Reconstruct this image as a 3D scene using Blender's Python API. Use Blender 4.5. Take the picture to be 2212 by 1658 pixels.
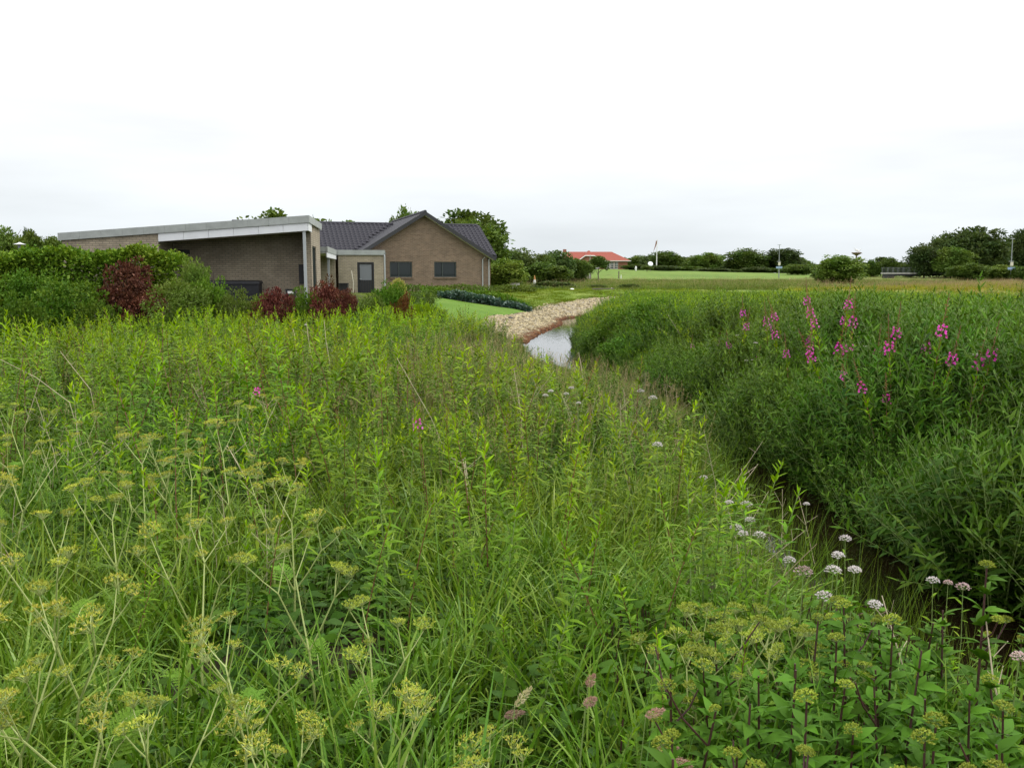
import bpy, bmesh, math, random
import numpy as np
from mathutils import Vector, Matrix
for _o in list(bpy.data.objects):
    bpy.data.objects.remove(_o)
SC = bpy.context.scene
COL = SC.collection
RNG = np.random.default_rng(11)
random.seed(5)
R = math.radians

# ------------------------------------------------------------------ camera
CAM_Z, PITCH, FPX = 2.4, R(7.4), 853.3
cam = bpy.data.objects.new('camera', bpy.data.cameras.new('camera'))
COL.objects.link(cam)
cam.data.sensor_width = 36.0
cam.data.lens = FPX / 1024 * 36.0
cam.location = (0, 0, CAM_Z)
cam.rotation_euler = (math.pi / 2 - PITCH, 0, 0)
cam.data.clip_start, cam.data.clip_end = 0.05, 6000
SC.camera = cam

# ------------------------------------------------------------------ sky, sun, exposure
SUN_EL, SUN_AZ = R(58), R(75)          # azimuth measured from +Y towards +X
w = bpy.data.worlds.new('World'); SC.world = w; w.use_nodes = True
nt = w.node_tree; nt.nodes.clear()
def N(t, typ, **kw):
    n = t.nodes.new(typ)
    for k, v in kw.items():
        setattr(n, k, v)
    return n
out = N(nt, 'ShaderNodeOutputWorld')
sky = N(nt, 'ShaderNodeTexSky', sky_type='NISHITA', sun_disc=False)
sky.sun_elevation = SUN_EL; sky.sun_rotation = SUN_AZ; sky.dust_density = 3.0
bg1 = N(nt, 'ShaderNodeBackground'); bg1.inputs['Strength'].default_value = 0.10
nt.links.new(sky.outputs[0], bg1.inputs['Color'])
# closed overcast layer: brighter overhead, faint bluish grey near the horizon, very soft cloud streaks
tc = N(nt, 'ShaderNodeTexCoord'); sep = N(nt, 'ShaderNodeSeparateXYZ')
nt.links.new(tc.outputs['Generated'], sep.inputs[0])
ramp = N(nt, 'ShaderNodeValToRGB')
e = ramp.color_ramp.elements
e[0].position = 0.0; e[0].color = (0.87, 0.935, 0.98, 1)
e[1].position = 1.0; e[1].color = (1.0, 1.0, 1.0, 1)
for p, c in ((0.07, (0.90, 0.95, 0.985, 1)), (0.16, (0.965, 0.985, 1.0, 1)), (0.26, (1, 1, 1, 1))):
    k = ramp.color_ramp.elements.new(p); k.color = c
nt.links.new(sep.outputs['Z'], ramp.inputs[0])
mp = N(nt, 'ShaderNodeMapping'); mp.inputs['Scale'].default_value = (1.3, 1.3, 7.0)
nt.links.new(tc.outputs['Generated'], mp.inputs[0])
nz = N(nt, 'ShaderNodeTexNoise'); nz.inputs['Scale'].default_value = 1.6; nz.inputs['Detail'].default_value = 5
nt.links.new(mp.outputs[0], nz.inputs[0])
mr = N(nt, 'ShaderNodeMapRange'); mr.inputs['From Min'].default_value = 0.3; mr.inputs['From Max'].default_value = 0.7
mr.inputs['To Min'].default_value = 0.76; mr.inputs['To Max'].default_value = 0.97
nt.links.new(nz.outputs[0], mr.inputs[0])
zs = N(nt, 'ShaderNodeMapRange'); zs.inputs['From Min'].default_value = 0.05; zs.inputs['From Max'].default_value = 0.9
zs.inputs['To Min'].default_value = 1.0; zs.inputs['To Max'].default_value = 2.0
nt.links.new(sep.outputs['Z'], zs.inputs[0])
mul = N(nt, 'ShaderNodeMath', operation='MULTIPLY')
nt.links.new(mr.outputs[0], mul.inputs[0]); nt.links.new(zs.outputs[0], mul.inputs[1])
bg2 = N(nt, 'ShaderNodeBackground')
nt.links.new(ramp.outputs[0], bg2.inputs['Color']); nt.links.new(mul.outputs[0], bg2.inputs['Strength'])
mxs = N(nt, 'ShaderNodeMixShader'); mxs.inputs[0].default_value = 0.93
nt.links.new(bg1.outputs[0], mxs.inputs[1]); nt.links.new(bg2.outputs[0], mxs.inputs[2])
nt.links.new(mxs.outputs[0], out.inputs['Surface'])

sl = bpy.data.lights.new('sun', 'SUN'); sl.energy = 1.5; sl.angle = R(12); sl.color = (1.0, 0.97, 0.92)
sun = bpy.data.objects.new('sun', sl); COL.objects.link(sun)
sdir = Vector((math.sin(SUN_AZ) * math.cos(SUN_EL), math.cos(SUN_AZ) * math.cos(SUN_EL), math.sin(SUN_EL)))
sun.rotation_euler = sdir.to_track_quat('Z', 'Y').to_euler()
sun.location = sdir * 60

SC.view_settings.view_transform = 'Standard'; SC.view_settings.look = 'None'
SC.view_settings.exposure = 0.25; SC.view_settings.gamma = 1.0; SC.view_settings.use_curve_mapping = False
SC.render.engine = 'CYCLES'
SC.cycles.use_denoising = True
SC.cycles.max_bounces = 4; SC.cycles.diffuse_bounces = 1; SC.cycles.glossy_bounces = 2; SC.cycles.transmission_bounces = 2
SC.cycles.debug_use_spatial_splits = True
SC.cycles.use_adaptive_sampling = True; SC.cycles.adaptive_threshold = 0.02
SC.cycles.caustics_reflective = False; SC.cycles.caustics_refractive = False

# ------------------------------------------------------------------ helpers
S2 = 1024 / 2212.0
def ray(X, Y):
    """direction of the sight line through a point of the photograph (2212 px wide frame)"""
    u, v = X * S2 - 512, 383.5 - Y * S2
    return Vector((u, FPX * math.cos(PITCH) + v * math.sin(PITCH), -FPX * math.sin(PITCH) + v * math.cos(PITCH)))
def at(X, Y, y):
    d = ray(X, Y); t = y / d.y
    return Vector((d.x * t, y, CAM_Z + d.z * t))

STREAM = np.array([(4.9, -3, .75), (4.4, 1.0, .72), (3.55, 4.0, .68), (3.1, 6.0, .65), (2.95, 8.0, .62), (2.95, 9.4, .6),
                   (3.2, 12.5, .36), (3.1, 16, .34), (2.2, 20.5, .42), (1.3, 24.5, .62), (1.2, 29, .72), (1.6, 33, .66),
                   (2.85, 40, .62), (3.5, 44.6, .8), (5.6, 47.6, .95), (10, 49.3, 1.0), (18, 51.5, 1.2), (34, 54, 1.6),
                   (70, 58, 2.0), (140, 66, 2.5)])
def dense_stream():
    P = STREAM; o = []
    for i in range(len(P) - 1):
        p0, p1, p2, p3 = P[max(i - 1, 0)], P[i], P[i + 1], P[min(i + 2, len(P) - 1)]
        for t in np.linspace(0, 1, 9)[:-1]:
            o.append(.5 * (2 * p1 + (p2 - p0) * t + (2 * p0 - 5 * p1 + 4 * p2 - p3) * t * t + (3 * p1 - p0 - 3 * p2 + p3) * t ** 3))
    o.append(P[-1]); return np.array(o)
SD = dense_stream()
def smooth(t):
    t = np.clip(t, 0, 1); return t * t * (3 - 2 * t)
def stream_dist(x, y):
    """signed: distance from the water's edge, side (-1 = left/house bank, +1 = right bank)"""
    x = np.asarray(x, float); y = np.asarray(y, float)
    best = np.full(x.shape, 1e9); side = np.zeros(x.shape)
    for i in range(len(SD) - 1):
        ax, ay, aw = SD[i]; bx, by, bw = SD[i + 1]
        dx, dy = bx - ax, by - ay; L2 = dx * dx + dy * dy
        t = np.clip(((x - ax) * dx + (y - ay) * dy) / L2, 0, 1)
        d = np.hypot(x - ax - dx * t, y - ay - dy * t) - (aw + (bw - aw) * t)
        cr = dx * (y - ay) - dy * (x - ax)
        m = d < best
        best = np.where(m, d, best); side = np.where(m, np.where(cr > 0, -1, 1), side)
    return best, side
YL = [-60, 2, 8, 14, 20, 26, 32, 38, 44, 50, 56, 66, 100, 130, 180, 260, 420, 900, 5000]
HL = [.9, .60, .38, .24, .20, .32, .72, .95, 1.02, 1.10, 1.2, 1.1, 1.08, 1.2, 1.75, 2.0, 1.9, 1.5, 0.0]
YR = [-60, 2, 10, 20, 30, 46, 60, 90, 130, 180, 260, 420, 900, 5000]
HR = [.9, .7, .78, .78, .76, .80, .9, 1.15, 1.5, 1.8, 2.0, 1.9, 1.5, 0.0]
def h(x, y):
    x = np.asarray(x, float); y = np.asarray(y, float)
    d, s = stream_dist(x, y)
    hb = np.where(s < 0, np.interp(y, YL, HL), np.interp(y, YR, HR))
    g = smooth((y - 27) / 6) * (1 - smooth((y - 75) / 30)) * (s < 0)      # the gravel shore is a long gentle slope
    sw = np.where(s < 0, 1.35 + 6.0 * g, 1.25)
    t = np.clip(d / sw, 0, 1)
    z = hb * np.where(g > 0.5, 1 - (1 - t) ** 1.5, smooth(t * .5 + .0) * 2 * (t < .999) + (t >= .999) * 1.0)
    z = np.where(d < 0, np.maximum(-.45, d * 1.1), z + .0)
    z = z + 1.5 * np.exp(-(((x - 24) / 42) ** 2 + ((y - 262) / 95) ** 2))   # knoll under the red house
    amp = .05 * np.clip((d - .4) / 2, 0, 1)
    z = z + amp * (np.sin(x * 1.7 + y * .6) + np.sin(y * 1.3 - x * .8 + 2) + .7 * np.sin(x * 3.1 + 1) * np.sin(y * 2.7)) * .6
    return z
def hz(x, y):
    return float(h(np.array([x]), np.array([y]))[0])
def hit(X, Y, up=0.0, y0=1.2, y1=400):
    """where the sight line first comes down to `up` metres above the ground"""
    ys = np.geomspace(y0, y1, 700); d = ray(X, Y)
    xs = d.x / d.y * ys; zs = CAM_Z + d.z / d.y * ys
    g = h(xs, ys) + up
    k = np.nonzero(zs <= g)[0]
    k = k[0] if len(k) else len(ys) - 1
    return float(xs[k]), float(ys[k])

def hit_right(X, Y, up):
    ys = np.geomspace(5, 60, 900); d = ray(X, Y); xs = d.x / d.y * ys; zs = CAM_Z + d.z / d.y * ys
    dd, ss = stream_dist(xs, ys); k = np.nonzero((zs <= h(xs, ys) + up) & (ss > 0) & (dd > .25))[0]
    k = k[0] if len(k) else len(ys) - 1
    return float(xs[k]), float(ys[k])
def link(o, parent=None):
    COL.objects.link(o)
    if parent is not None: o.parent = parent
    return o
def tag(o, label=None, cat=None, group=None, kind=None):
    if label: o['label'] = label
    if cat: o['category'] = cat
    if group: o['group'] = group
    if kind: o['kind'] = kind
    return o
def empty(name, loc=(0, 0, 0), rz=0.0, label=None, cat=None, group=None):
    o = bpy.data.objects.new(name, None); link(o)
    o.empty_display_size = .1
    o.location = loc; o.rotation_euler = (0, 0, rz)
    return tag(o, label, cat, group)

class MB:
    """collects geometry (numpy blocks) and builds one mesh"""
    def __init__(s): s.V = []; s.F = []; s.M = []; s.n = 0
    def add(s, V, F, m=0):
        V = np.asarray(V, float).reshape(-1, 3)
        for f in F:
            f = np.asarray(f, int)
            if f.size: s.F.append(f + s.n); s.M.append(np.full(len(f), m, int))
        s.V.append(V); s.n += len(V)
    def box(s, c, size, m=0, rz=0.0):
        x, y, z = [k / 2 for k in size]
        V = np.array([(-x, -y, -z), (x, -y, -z), (x, y, -z), (-x, y, -z), (-x, -y, z), (x, -y, z), (x, y, z), (-x, y, z)])
        if rz:
            ca, sa = math.cos(rz), math.sin(rz)
            V = np.stack([V[:, 0] * ca - V[:, 1] * sa, V[:, 0] * sa + V[:, 1] * ca, V[:, 2]], 1)
        s.add(V + np.array(c), [[(0, 3, 2, 1), (4, 5, 6, 7), (0, 1, 5, 4), (1, 2, 6, 5), (2, 3, 7, 6), (3, 0, 4, 7)]], m)
    def hexa(s, V, m=0):
        """bottom four then top four corners, counter-clockwise seen from above"""
        s.add(V, [[(0, 3, 2, 1), (4, 5, 6, 7), (0, 1, 5, 4), (1, 2, 6, 5), (2, 3, 7, 6), (3, 0, 4, 7)]], m)
    def tube(s, pts, rad, n=5, m=0, cap=True):
        P = np.asarray(pts, float); k = len(P)
        rad = np.full(k, rad) if np.isscalar(rad) else np.asarray(rad, float)
        T = np.gradient(P, axis=0); T /= np.linalg.norm(T, axis=1)[:, None] + 1e-9
        ref = np.where(np.abs(T[:, 2:3]) > .95, np.array([[1., 0, 0]]), np.array([[0, 0, 1.]]))
        A = np.cross(T, ref); A /= np.linalg.norm(A, axis=1)[:, None] + 1e-9
        B = np.cross(T, A)
        a = np.arange(n) * 2 * math.pi / n
        V = P[:, None] + rad[:, None, None] * (np.cos(a)[None, :, None] * A[:, None] + np.sin(a)[None, :, None] * B[:, None])
        F = [(i * n + j, i * n + (j + 1) % n, (i + 1) * n + (j + 1) % n, (i + 1) * n + j) for i in range(k - 1) for j in range(n)]
        fs = [F]
        if cap: s.add(V.reshape(-1, 3), fs + [[tuple(range(n - 1, -1, -1))], [tuple((k - 1) * n + j for j in range(n))]], m)
        else: s.add(V.reshape(-1, 3), fs, m)
    def lathe(s, prof, n=12, m=0, c=(0, 0, 0)):
        a = np.arange(n) * 2 * math.pi / n; k = len(prof)
        V = np.array([(r * math.cos(t), r * math.sin(t), z) for r, z in prof for t in a]) + np.array(c)
        F = [(i * n + j, i * n + (j + 1) % n, (i + 1) * n + (j + 1) % n, (i + 1) * n + j) for i in range(k - 1) for j in range(n)]
        s.add(V, [F, [tuple(range(n - 1, -1, -1))], [tuple((k - 1) * n + j for j in range(n))]], m)
    def leaves(s, P, D, L, W, droop=.2, m=0, prof=((0, .3), (.3, 1), (.65, .72), (1, 0)), rng=RNG, roll=.6, mid=0.0):
        """many leaf blades at once: base points P, directions D, lengths L, widths W"""
        P = np.asarray(P, float); D = np.asarray(D, float); n = len(P)
        if n == 0: return
        L = np.broadcast_to(L, n)[:, None]; W = np.broadcast_to(W, n)[:, None]; droop = np.broadcast_to(droop, n)[:, None]
        D = D / (np.linalg.norm(D, axis=1)[:, None] + 1e-9)
        up = np.array([[0, 0, 1.]]) + rng.normal(0, roll, (n, 3))
        S = np.cross(D, up); S /= np.linalg.norm(S, axis=1)[:, None] + 1e-9
        Nn = np.cross(S, D)
        cols = 3 if mid else 2
        k = len(prof); V = []
        for i, (t, wd) in enumerate(prof):
            c = P + D * L * t - np.array([[0, 0, 1.]]) * droop * L * t * t
            if i == k - 1: V.append(c)
            elif cols == 2: V += [c - S * W * wd / 2, c + S * W * wd / 2]
            else: V += [c - S * W * wd / 2 + Nn * mid * W * wd, c, c + S * W * wd / 2 + Nn * mid * W * wd]
        nv = cols * (k - 1) + 1
        VV = np.stack(V, 1).reshape(-1, 3)
        q = []
        for i in range(k - 2):
            for j in range(cols - 1):
                q.append((i * cols + j, i * cols + j + 1, (i + 1) * cols + j + 1, (i + 1) * cols + j))
        b = (k - 2) * cols
        tr = [(b + j, b + j + 1, nv - 1) for j in range(cols - 1)]
        off = (np.arange(n) * nv)[:, None, None]
        fs = []
        if q: fs.append((np.array(q)[None] + off).reshape(-1, 4))
        fs.append((np.array(tr)[None] + off).reshape(-1, 3))
        s.add(VV, fs, m)
    def mesh(s, name, mats, smoothed=False):
        me = bpy.data.meshes.new(name)
        if s.n:
            V = np.concatenate(s.V); tot = np.concatenate([np.full(len(f), f.shape[1]) for f in s.F])
            loops = np.concatenate([f.ravel() for f in s.F])
            me.vertices.add(len(V)); me.vertices.foreach_set('co', V.ravel().astype(np.float32))
            me.loops.add(len(loops)); me.loops.foreach_set('vertex_index', loops.astype(np.int32))
            me.polygons.add(len(tot))
            me.polygons.foreach_set('loop_start', np.concatenate([[0], np.cumsum(tot)[:-1]]).astype(np.int32))
            me.polygons.foreach_set('loop_total', tot.astype(np.int32))
            me.polygons.foreach_set('material_index', np.concatenate(s.M).astype(np.int32))
            me.polygons.foreach_set('use_smooth', np.full(len(tot), bool(smoothed)))
            me.update(calc_edges=True); me.validate()
        for mt in (mats if isinstance(mats, (list, tuple)) else [mats]): me.materials.append(mt)
        return me
    def build(s, name, mats, parent=None, smoothed=False, loc=None):
        o = bpy.data.objects.new(name, s.mesh(name, mats, smoothed)); link(o, parent)
        if loc is not None: o.location = loc
        return o
def boxo(name, c, size, mat, parent=None, rz=0.0):
    b = MB(); b.box(c, size, 0, rz); return b.build(name, mat, parent)

# ------------------------------------------------------------------ materials
MAT = {}
def newmat(name):
    m = bpy.data.materials.new(name); m.use_nodes = True
    t = m.node_tree; t.nodes.clear()
    o = N(t, 'ShaderNodeOutputMaterial'); p = N(t, 'ShaderNodeBsdfPrincipled')
    t.links.new(p.outputs[0], o.inputs[0])
    return m, t, p, o
def rampn(t, fac, stops):
    r = N(t, 'ShaderNodeValToRGB'); el = r.color_ramp.elements
    el[0].position, el[0].color = stops[0][0], (*stops[0][1], 1)
    el[1].position, el[1].color = stops[-1][0], (*stops[-1][1], 1)
    for p, c in stops[1:-1]:
        k = el.new(p); k.color = (*c, 1)
    t.links.new(fac, r.inputs[0]); return r.outputs[0]
def noise(t, scale, detail=4, vec=None, rough=.55):
    n = N(t, 'ShaderNodeTexNoise'); n.inputs['Scale'].default_value = scale; n.inputs['Detail'].default_value = detail
    n.inputs['Roughness'].default_value = rough
    if vec is None:
        g = N(t, 'ShaderNodeNewGeometry'); vec = g.outputs['Position']
    t.links.new(vec, n.inputs[0]); return n.outputs[0]
def mixc(t, a, b, f, mode='MIX'):
    m = N(t, 'ShaderNodeMix', data_type='RGBA', blend_type=mode)
    for v, i in ((f, 0), (a, 6), (b, 7)):
        if hasattr(v, 'is_linked'): t.links.new(v, m.inputs[i])
        else: m.inputs[i].default_value = (*v, 1) if isinstance(v, tuple) else v
    return m.outputs[2]
def bumpn(t, p, height, dist=.01, strength=.5):
    b = N(t, 'ShaderNodeBump'); b.inputs['Distance'].default_value = dist; b.inputs['Strength'].default_value = strength
    t.links.new(height, b.inputs['Height']); t.links.new(b.outputs[0], p.inputs['Normal'])
def leafmat(name, c1, c2, c3=None, trans=.2, rough=.6, spec=.12, vary=.3):
    """leaf: each blade its own tone between c1 and c2, each plant shifted a little; part of the light passes through"""
    m, t, p, o = newmat(name)
    g = N(t, 'ShaderNodeNewGeometry'); oi = N(t, 'ShaderNodeObjectInfo')
    stops = [(0, c1), (1, c2)] if c3 is None else [(0, c1), (.6, c2), (1, c3)]
    col = rampn(t, g.outputs['Random Per Island'], stops)
    nn = noise(t, .35, 2)
    hs = N(t, 'ShaderNodeHueSaturation')
    a = N(t, 'ShaderNodeMapRange'); a.inputs['To Min'].default_value = .80 * (1 - vary); a.inputs['To Max'].default_value = .80 * (1 + vary)
    t.links.new(oi.outputs['Random'], a.inputs[0]); t.links.new(a.outputs[0], hs.inputs['Value'])
    b = N(t, 'ShaderNodeMapRange'); b.inputs['From Min'].default_value = .3; b.inputs['From Max'].default_value = .7
    b.inputs['To Min'].default_value = .470; b.inputs['To Max'].default_value = .510
    hs.inputs['Saturation'].default_value = 1.12
    t.links.new(nn, b.inputs[0]); t.links.new(b.outputs[0], hs.inputs['Hue'])
    t.links.new(col, hs.inputs['Color'])
    t.links.new(hs.outputs[0], p.inputs['Base Color'])
    p.inputs['Roughness'].default_value = rough; p.inputs['Specular IOR Level'].default_value = spec
    tr = N(t, 'ShaderNodeBsdfTranslucent')
    yel = mixc(t, hs.outputs[0], (1.25, 1.2, .55), 1.0, 'MULTIPLY'); t.links.new(yel, tr.inputs[0])
    mx = N(t, 'ShaderNodeMixShader'); mx.inputs[0].default_value = trans
    t.links.new(p.outputs[0], mx.inputs[1]); t.links.new(tr.outputs[0], mx.inputs[2]); t.links.new(mx.outputs[0], o.inputs[0])
    MAT[name] = m; return m
def plain(name, c, rough=.6, metal=0.0, nscale=None, namt=.25, bump=0.0, spec=.5):
    m, t, p, o = newmat(name)
    p.inputs['Roughness'].default_value = rough; p.inputs['Metallic'].default_value = metal
    p.inputs['Specular IOR Level'].default_value = spec
    if nscale:
        tcn = N(t, 'ShaderNodeTexCoord'); n = noise(t, nscale, 6, tcn.outputs['Object'])
        t.links.new(rampn(t, n, [(.3, tuple(k * (1 - namt) for k in c)), (.7, tuple(min(1, k * (1 + namt)) for k in c))]), p.inputs['Base Color'])
        if bump: bumpn(t, p, n, bump)
    else: p.inputs['Base Color'].default_value = (*c, 1)
    MAT[name] = m; return m
def brickmat(name, c1, c2, mortar, bw=.24, rh=.08, ms=.014):
    m, t, p, o = newmat(name)
    tcn = N(t, 'ShaderNodeTexCoord'); s = N(t, 'ShaderNodeSeparateXYZ'); t.links.new(tcn.outputs['Object'], s.inputs[0])
    ad = N(t, 'ShaderNodeMath', operation='ADD'); t.links.new(s.outputs[0], ad.inputs[0]); t.links.new(s.outputs[1], ad.inputs[1])
    cb = N(t, 'ShaderNodeCombineXYZ'); t.links.new(ad.outputs[0], cb.inputs[0]); t.links.new(s.outputs[2], cb.inputs[1])
    b = N(t, 'ShaderNodeTexBrick'); t.links.new(cb.outputs[0], b.inputs[0])
    b.inputs['Color1'].default_value = (*c1, 1); b.inputs['Color2'].default_value = (*c2, 1); b.inputs['Mortar'].default_value = (*mortar, 1)
    b.inputs['Scale'].default_value = 1; b.inputs['Brick Width'].default_value = bw; b.inputs['Row Height'].default_value = rh
    b.inputs['Mortar Size'].default_value = ms; b.inputs['Bias'].default_value = -.1
    n = noise(t, 1.3, 5, tcn.outputs['Object'])
    col = mixc(t, b.outputs[0], rampn(t, n, [(.3, (.8, .79, .77)), (.7, (1.12, 1.1, 1.06))]), 1.0, 'MULTIPLY')
    t.links.new(col, p.inputs['Base Color']); p.inputs['Roughness'].default_value = .88
    bumpn(t, p, b.outputs['Fac'], -.006, .6)
    MAT[name] = m; return m

leafmat('willow_leaf', (.105, .215, .030), (.165, .30, .042), (.20, .30, .05))
leafmat('young_leaf', (.22, .39, .045), (.32, .49, .06), trans=.3)
leafmat('dark_leaf', (.055, .125, .022), (.085, .165, .03), (.07, .14, .04))
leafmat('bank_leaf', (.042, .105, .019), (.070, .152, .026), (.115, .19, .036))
leafmat('grass_blade', (.085, .185, .028), (.16, .29, .048), (.30, .42, .10), rough=.4, spec=.28)
leafmat('fine_grass', (.14, .24, .06), (.20, .30, .08), (.29, .345, .115))
leafmat('straw', (.42, .36, .2), (.55, .47, .27), trans=.15)
leafmat('rough_grass', (.12, .20, .05), (.19, .27, .07), (.25, .28, .10))
leafmat('meadow_grass', (.21, .29, .045), (.29, .34, .05), (.40, .34, .07))
leafmat('broad_leaf', (.065, .14, .022), (.11, .215, .034), (.18, .27, .05), rough=.55, spec=.12)
leafmat('chervil_leaf', (.15, .28, .05), (.20, .33, .07))
leafmat('umbel_seed', (.38, .46, .10), (.54, .56, .14), (.62, .50, .18), trans=.2, vary=.2)
leafmat('umbel_green', (.36, .44, .09), (.50, .54, .14), trans=.15)
leafmat('pink_petal', (1.0, .13, .72), (1.0, .36, .92), trans=.2, vary=.08)
leafmat('bud_red', (.28, .10, .08), (.38, .18, .10), trans=.15)
leafmat('white_petal', (.88, .80, .82), (.95, .92, .92), trans=.1, vary=.05)
leafmat('pale_pink_petal', (.62, .44, .48), (.78, .66, .68), trans=.2)
leafmat('plume_pink', (.42, .26, .24), (.55, .36, .30), trans=.2)
leafmat('plume_cream', (.68, .60, .40), (.78, .70, .50), trans=.2)
leafmat('tree_leaf', (.08, .14, .034), (.12, .195, .05), (.16, .24, .07))
leafmat('tree_leaf_dark', (.07, .115, .042), (.10, .155, .055), (.135, .185, .07))
leafmat('tree_leaf_light', (.115, .195, .042), (.165, .255, .062), (.22, .30, .085))
leafmat('hedge_leaf', (.07, .145, .024), (.12, .22, .038), (.22, .33, .065))
leafmat('bush_leaf', (.078, .175, .028), (.115, .23, .04), (.16, .275, .055))
leafmat('olive_leaf', (.085, .145, .03), (.12, .19, .045), (.16, .22, .07))
leafmat('lime_leaf', (.24, .40, .04), (.34, .50, .06))
leafmat('yellow_leaf', (.45, .52, .12), (.65, .68, .28))
leafmat('purple_leaf', (.07, .028, .022), (.13, .052, .036), (.27, .14, .10), trans=.15)
leafmat('bronze_leaf', (.12, .06, .025), (.18, .11, .035), (.10, .04, .03), trans=.2)
leafmat('blue_leaf', (.05, .11, .075), (.10, .17, .13), (.22, .28, .25), trans=.1, rough=.35, spec=.3)
plain('green_stem', (.20, .28, .08), .55)
plain('yellow_stem', (.36, .42, .14), .5)
plain('red_stem', (.22, .09, .05), .55)
plain('dark_stem', (.07, .025, .025), .5)
plain('dry_stem', (.52, .44, .30), .8)
plain('brown_stem', (.20, .14, .09), .85)
plain('bark', (.13, .11, .085), .95, nscale=6, bump=.02)
# ------------------------------------------------------------------ ground, water, lawn, gravel
def groundmat(name, stops, s1, s2, bump=.03, rough=.95):
    m, t, p, o = newmat(name)
    a = noise(t, s1, 6); b = noise(t, s2, 5)
    col = mixc(t, rampn(t, a, stops), rampn(t, b, [(.3, (.78, .78, .75)), (.7, (1.2, 1.18, 1.1))]), 1.0, 'MULTIPLY')
    t.links.new(col, p.inputs['Base Color']); p.inputs['Roughness'].default_value = rough
    p.inputs['Specular IOR Level'].default_value = .15
    bumpn(t, p, b, bump, .8); MAT[name] = m; return m
m, t, p, o = newmat('soil_grass'); MAT['soil_grass'] = m     # dark humus under the weeds, pasture farther off
g = N(t, 'ShaderNodeNewGeometry'); s = N(t, 'ShaderNodeSeparateXYZ'); t.links.new(g.outputs['Position'], s.inputs[0])
soil = rampn(t, noise(t, 6, 6), [(.3, (.018, .016, .008)), (.7, (.045, .040, .02))])
past = mixc(t, rampn(t, noise(t, .22, 6), [(.3, (.075, .105, .026)), (.5, (.11, .15, .032)), (.7, (.16, .18, .045))]), rampn(t, noise(t, 3, 5), [(.3, (.78, .78, .75)), (.7, (1.2, 1.18, 1.1))]), 1.0, 'MULTIPLY')
f = N(t, 'ShaderNodeMapRange'); f.inputs['From Min'].default_value = 42; f.inputs['From Max'].default_value = 54; t.links.new(s.outputs[1], f.inputs[0])
t.links.new(mixc(t, soil, past, f.outputs[0]), p.inputs['Base Color']); p.inputs['Roughness'].default_value = .95; p.inputs['Specular IOR Level'].default_value = .1
groundmat('mown_grass', [(.3, (.085, .165, .02)), (.55, (.105, .195, .026)), (.7, (.13, .21, .035))], .5, 16, .02)
groundmat('verge_grass', [(.3, (.105, .165, .026)), (.5, (.145, .21, .034)), (.7, (.19, .22, .045))], .4, 9, .03)
groundmat('knoll_grass', [(.3, (.105, .175, .032)), (.5, (.13, .205, .038)), (.7, (.165, .225, .05))], .05, .9, .1)
groundmat('meadow', [(.3, (.13, .19, .035)), (.5, (.18, .22, .04)), (.7, (.25, .20, .05))], .12, 1.1, .1)

xs = np.concatenate([-np.geomspace(2600, 22, 26), np.arange(-21.6, 24.1, .3), np.geomspace(24.6, 2600, 26)])
ys = np.concatenate([-np.geomspace(400, 8, 8), np.arange(-7.6, 60, .3), np.geomspace(60.6, 5000, 46)])
GX, GY = np.meshgrid(xs, ys); GZ = h(GX, GY)
b = MB(); nx, ny = len(xs), len(ys)
I = (np.arange(ny - 1)[:, None] * nx + np.arange(nx - 1)[None]).ravel()
b.add(np.stack([GX.ravel(), GY.ravel(), GZ.ravel()], 1), [np.stack([I, I + 1, I + nx + 1, I + nx], 1)])
tag(b.build('ground', MAT['soil_grass'], smoothed=True), kind='structure')

def sheet(name, poly, mat, off, step):
    bm = bmesh.new()
    f = bm.faces.new([bm.verts.new((x, y, 0)) for x, y in poly])
    bmesh.ops.triangulate(bm, faces=[f])
    for _ in range(9):
        le = [ed for ed in bm.edges if ed.calc_length() > step * max(1.0, (ed.verts[0].co.y) / 45)]
        if not le or len(bm.verts) > 30000: break
        bmesh.ops.subdivide_edges(bm, edges=le, cuts=1)
        bmesh.ops.triangulate(bm, faces=[g for g in bm.faces if len(g.verts) > 4])
    co = np.array([v.co for v in bm.verts]); z = h(co[:, 0], co[:, 1]) + off
    for v, k in zip(bm.verts, z): v.co.z = k
    bmesh.ops.recalc_face_normals(bm, faces=bm.faces)
    if sum(g.normal.z for g in bm.faces) < 0: bmesh.ops.reverse_faces(bm, faces=bm.faces)
    me = bpy.data.meshes.new(name); bm.to_mesh(me); bm.free(); me.materials.append(mat)
    for pl in me.polygons: pl.use_smooth = True
    o = bpy.data.objects.new(name, me); link(o); return tag(o, kind='structure')
def spline(pts, n=5, closed=True):
    P = np.array(pts, float); o = []; k = len(P)
    for i in range(k):
        p0, p1, p2, p3 = P[i - 1], P[i], P[(i + 1) % k], P[(i + 2) % k]
        for t in np.arange(n) / n:
            o.append(.5 * (2 * p1 + (p2 - p0) * t + (2 * p0 - 5 * p1 + 4 * p2 - p3) * t * t + (3 * p1 - p0 - 3 * p2 + p3) * t ** 3))
    return [tuple(q) for q in o]
def inside(poly, x, y):
    x = np.asarray(x); y = np.asarray(y); r = np.zeros(x.shape, bool); n = len(poly)
    for i in range(n):
        (x1, y1), (x2, y2) = poly[i], poly[i - 1]
        c = ((y1 > y) != (y2 > y)) & (x < (x2 - x1) * (y - y1) / (y2 - y1 + 1e-12) + x1)
        r ^= c
    return r
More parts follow.
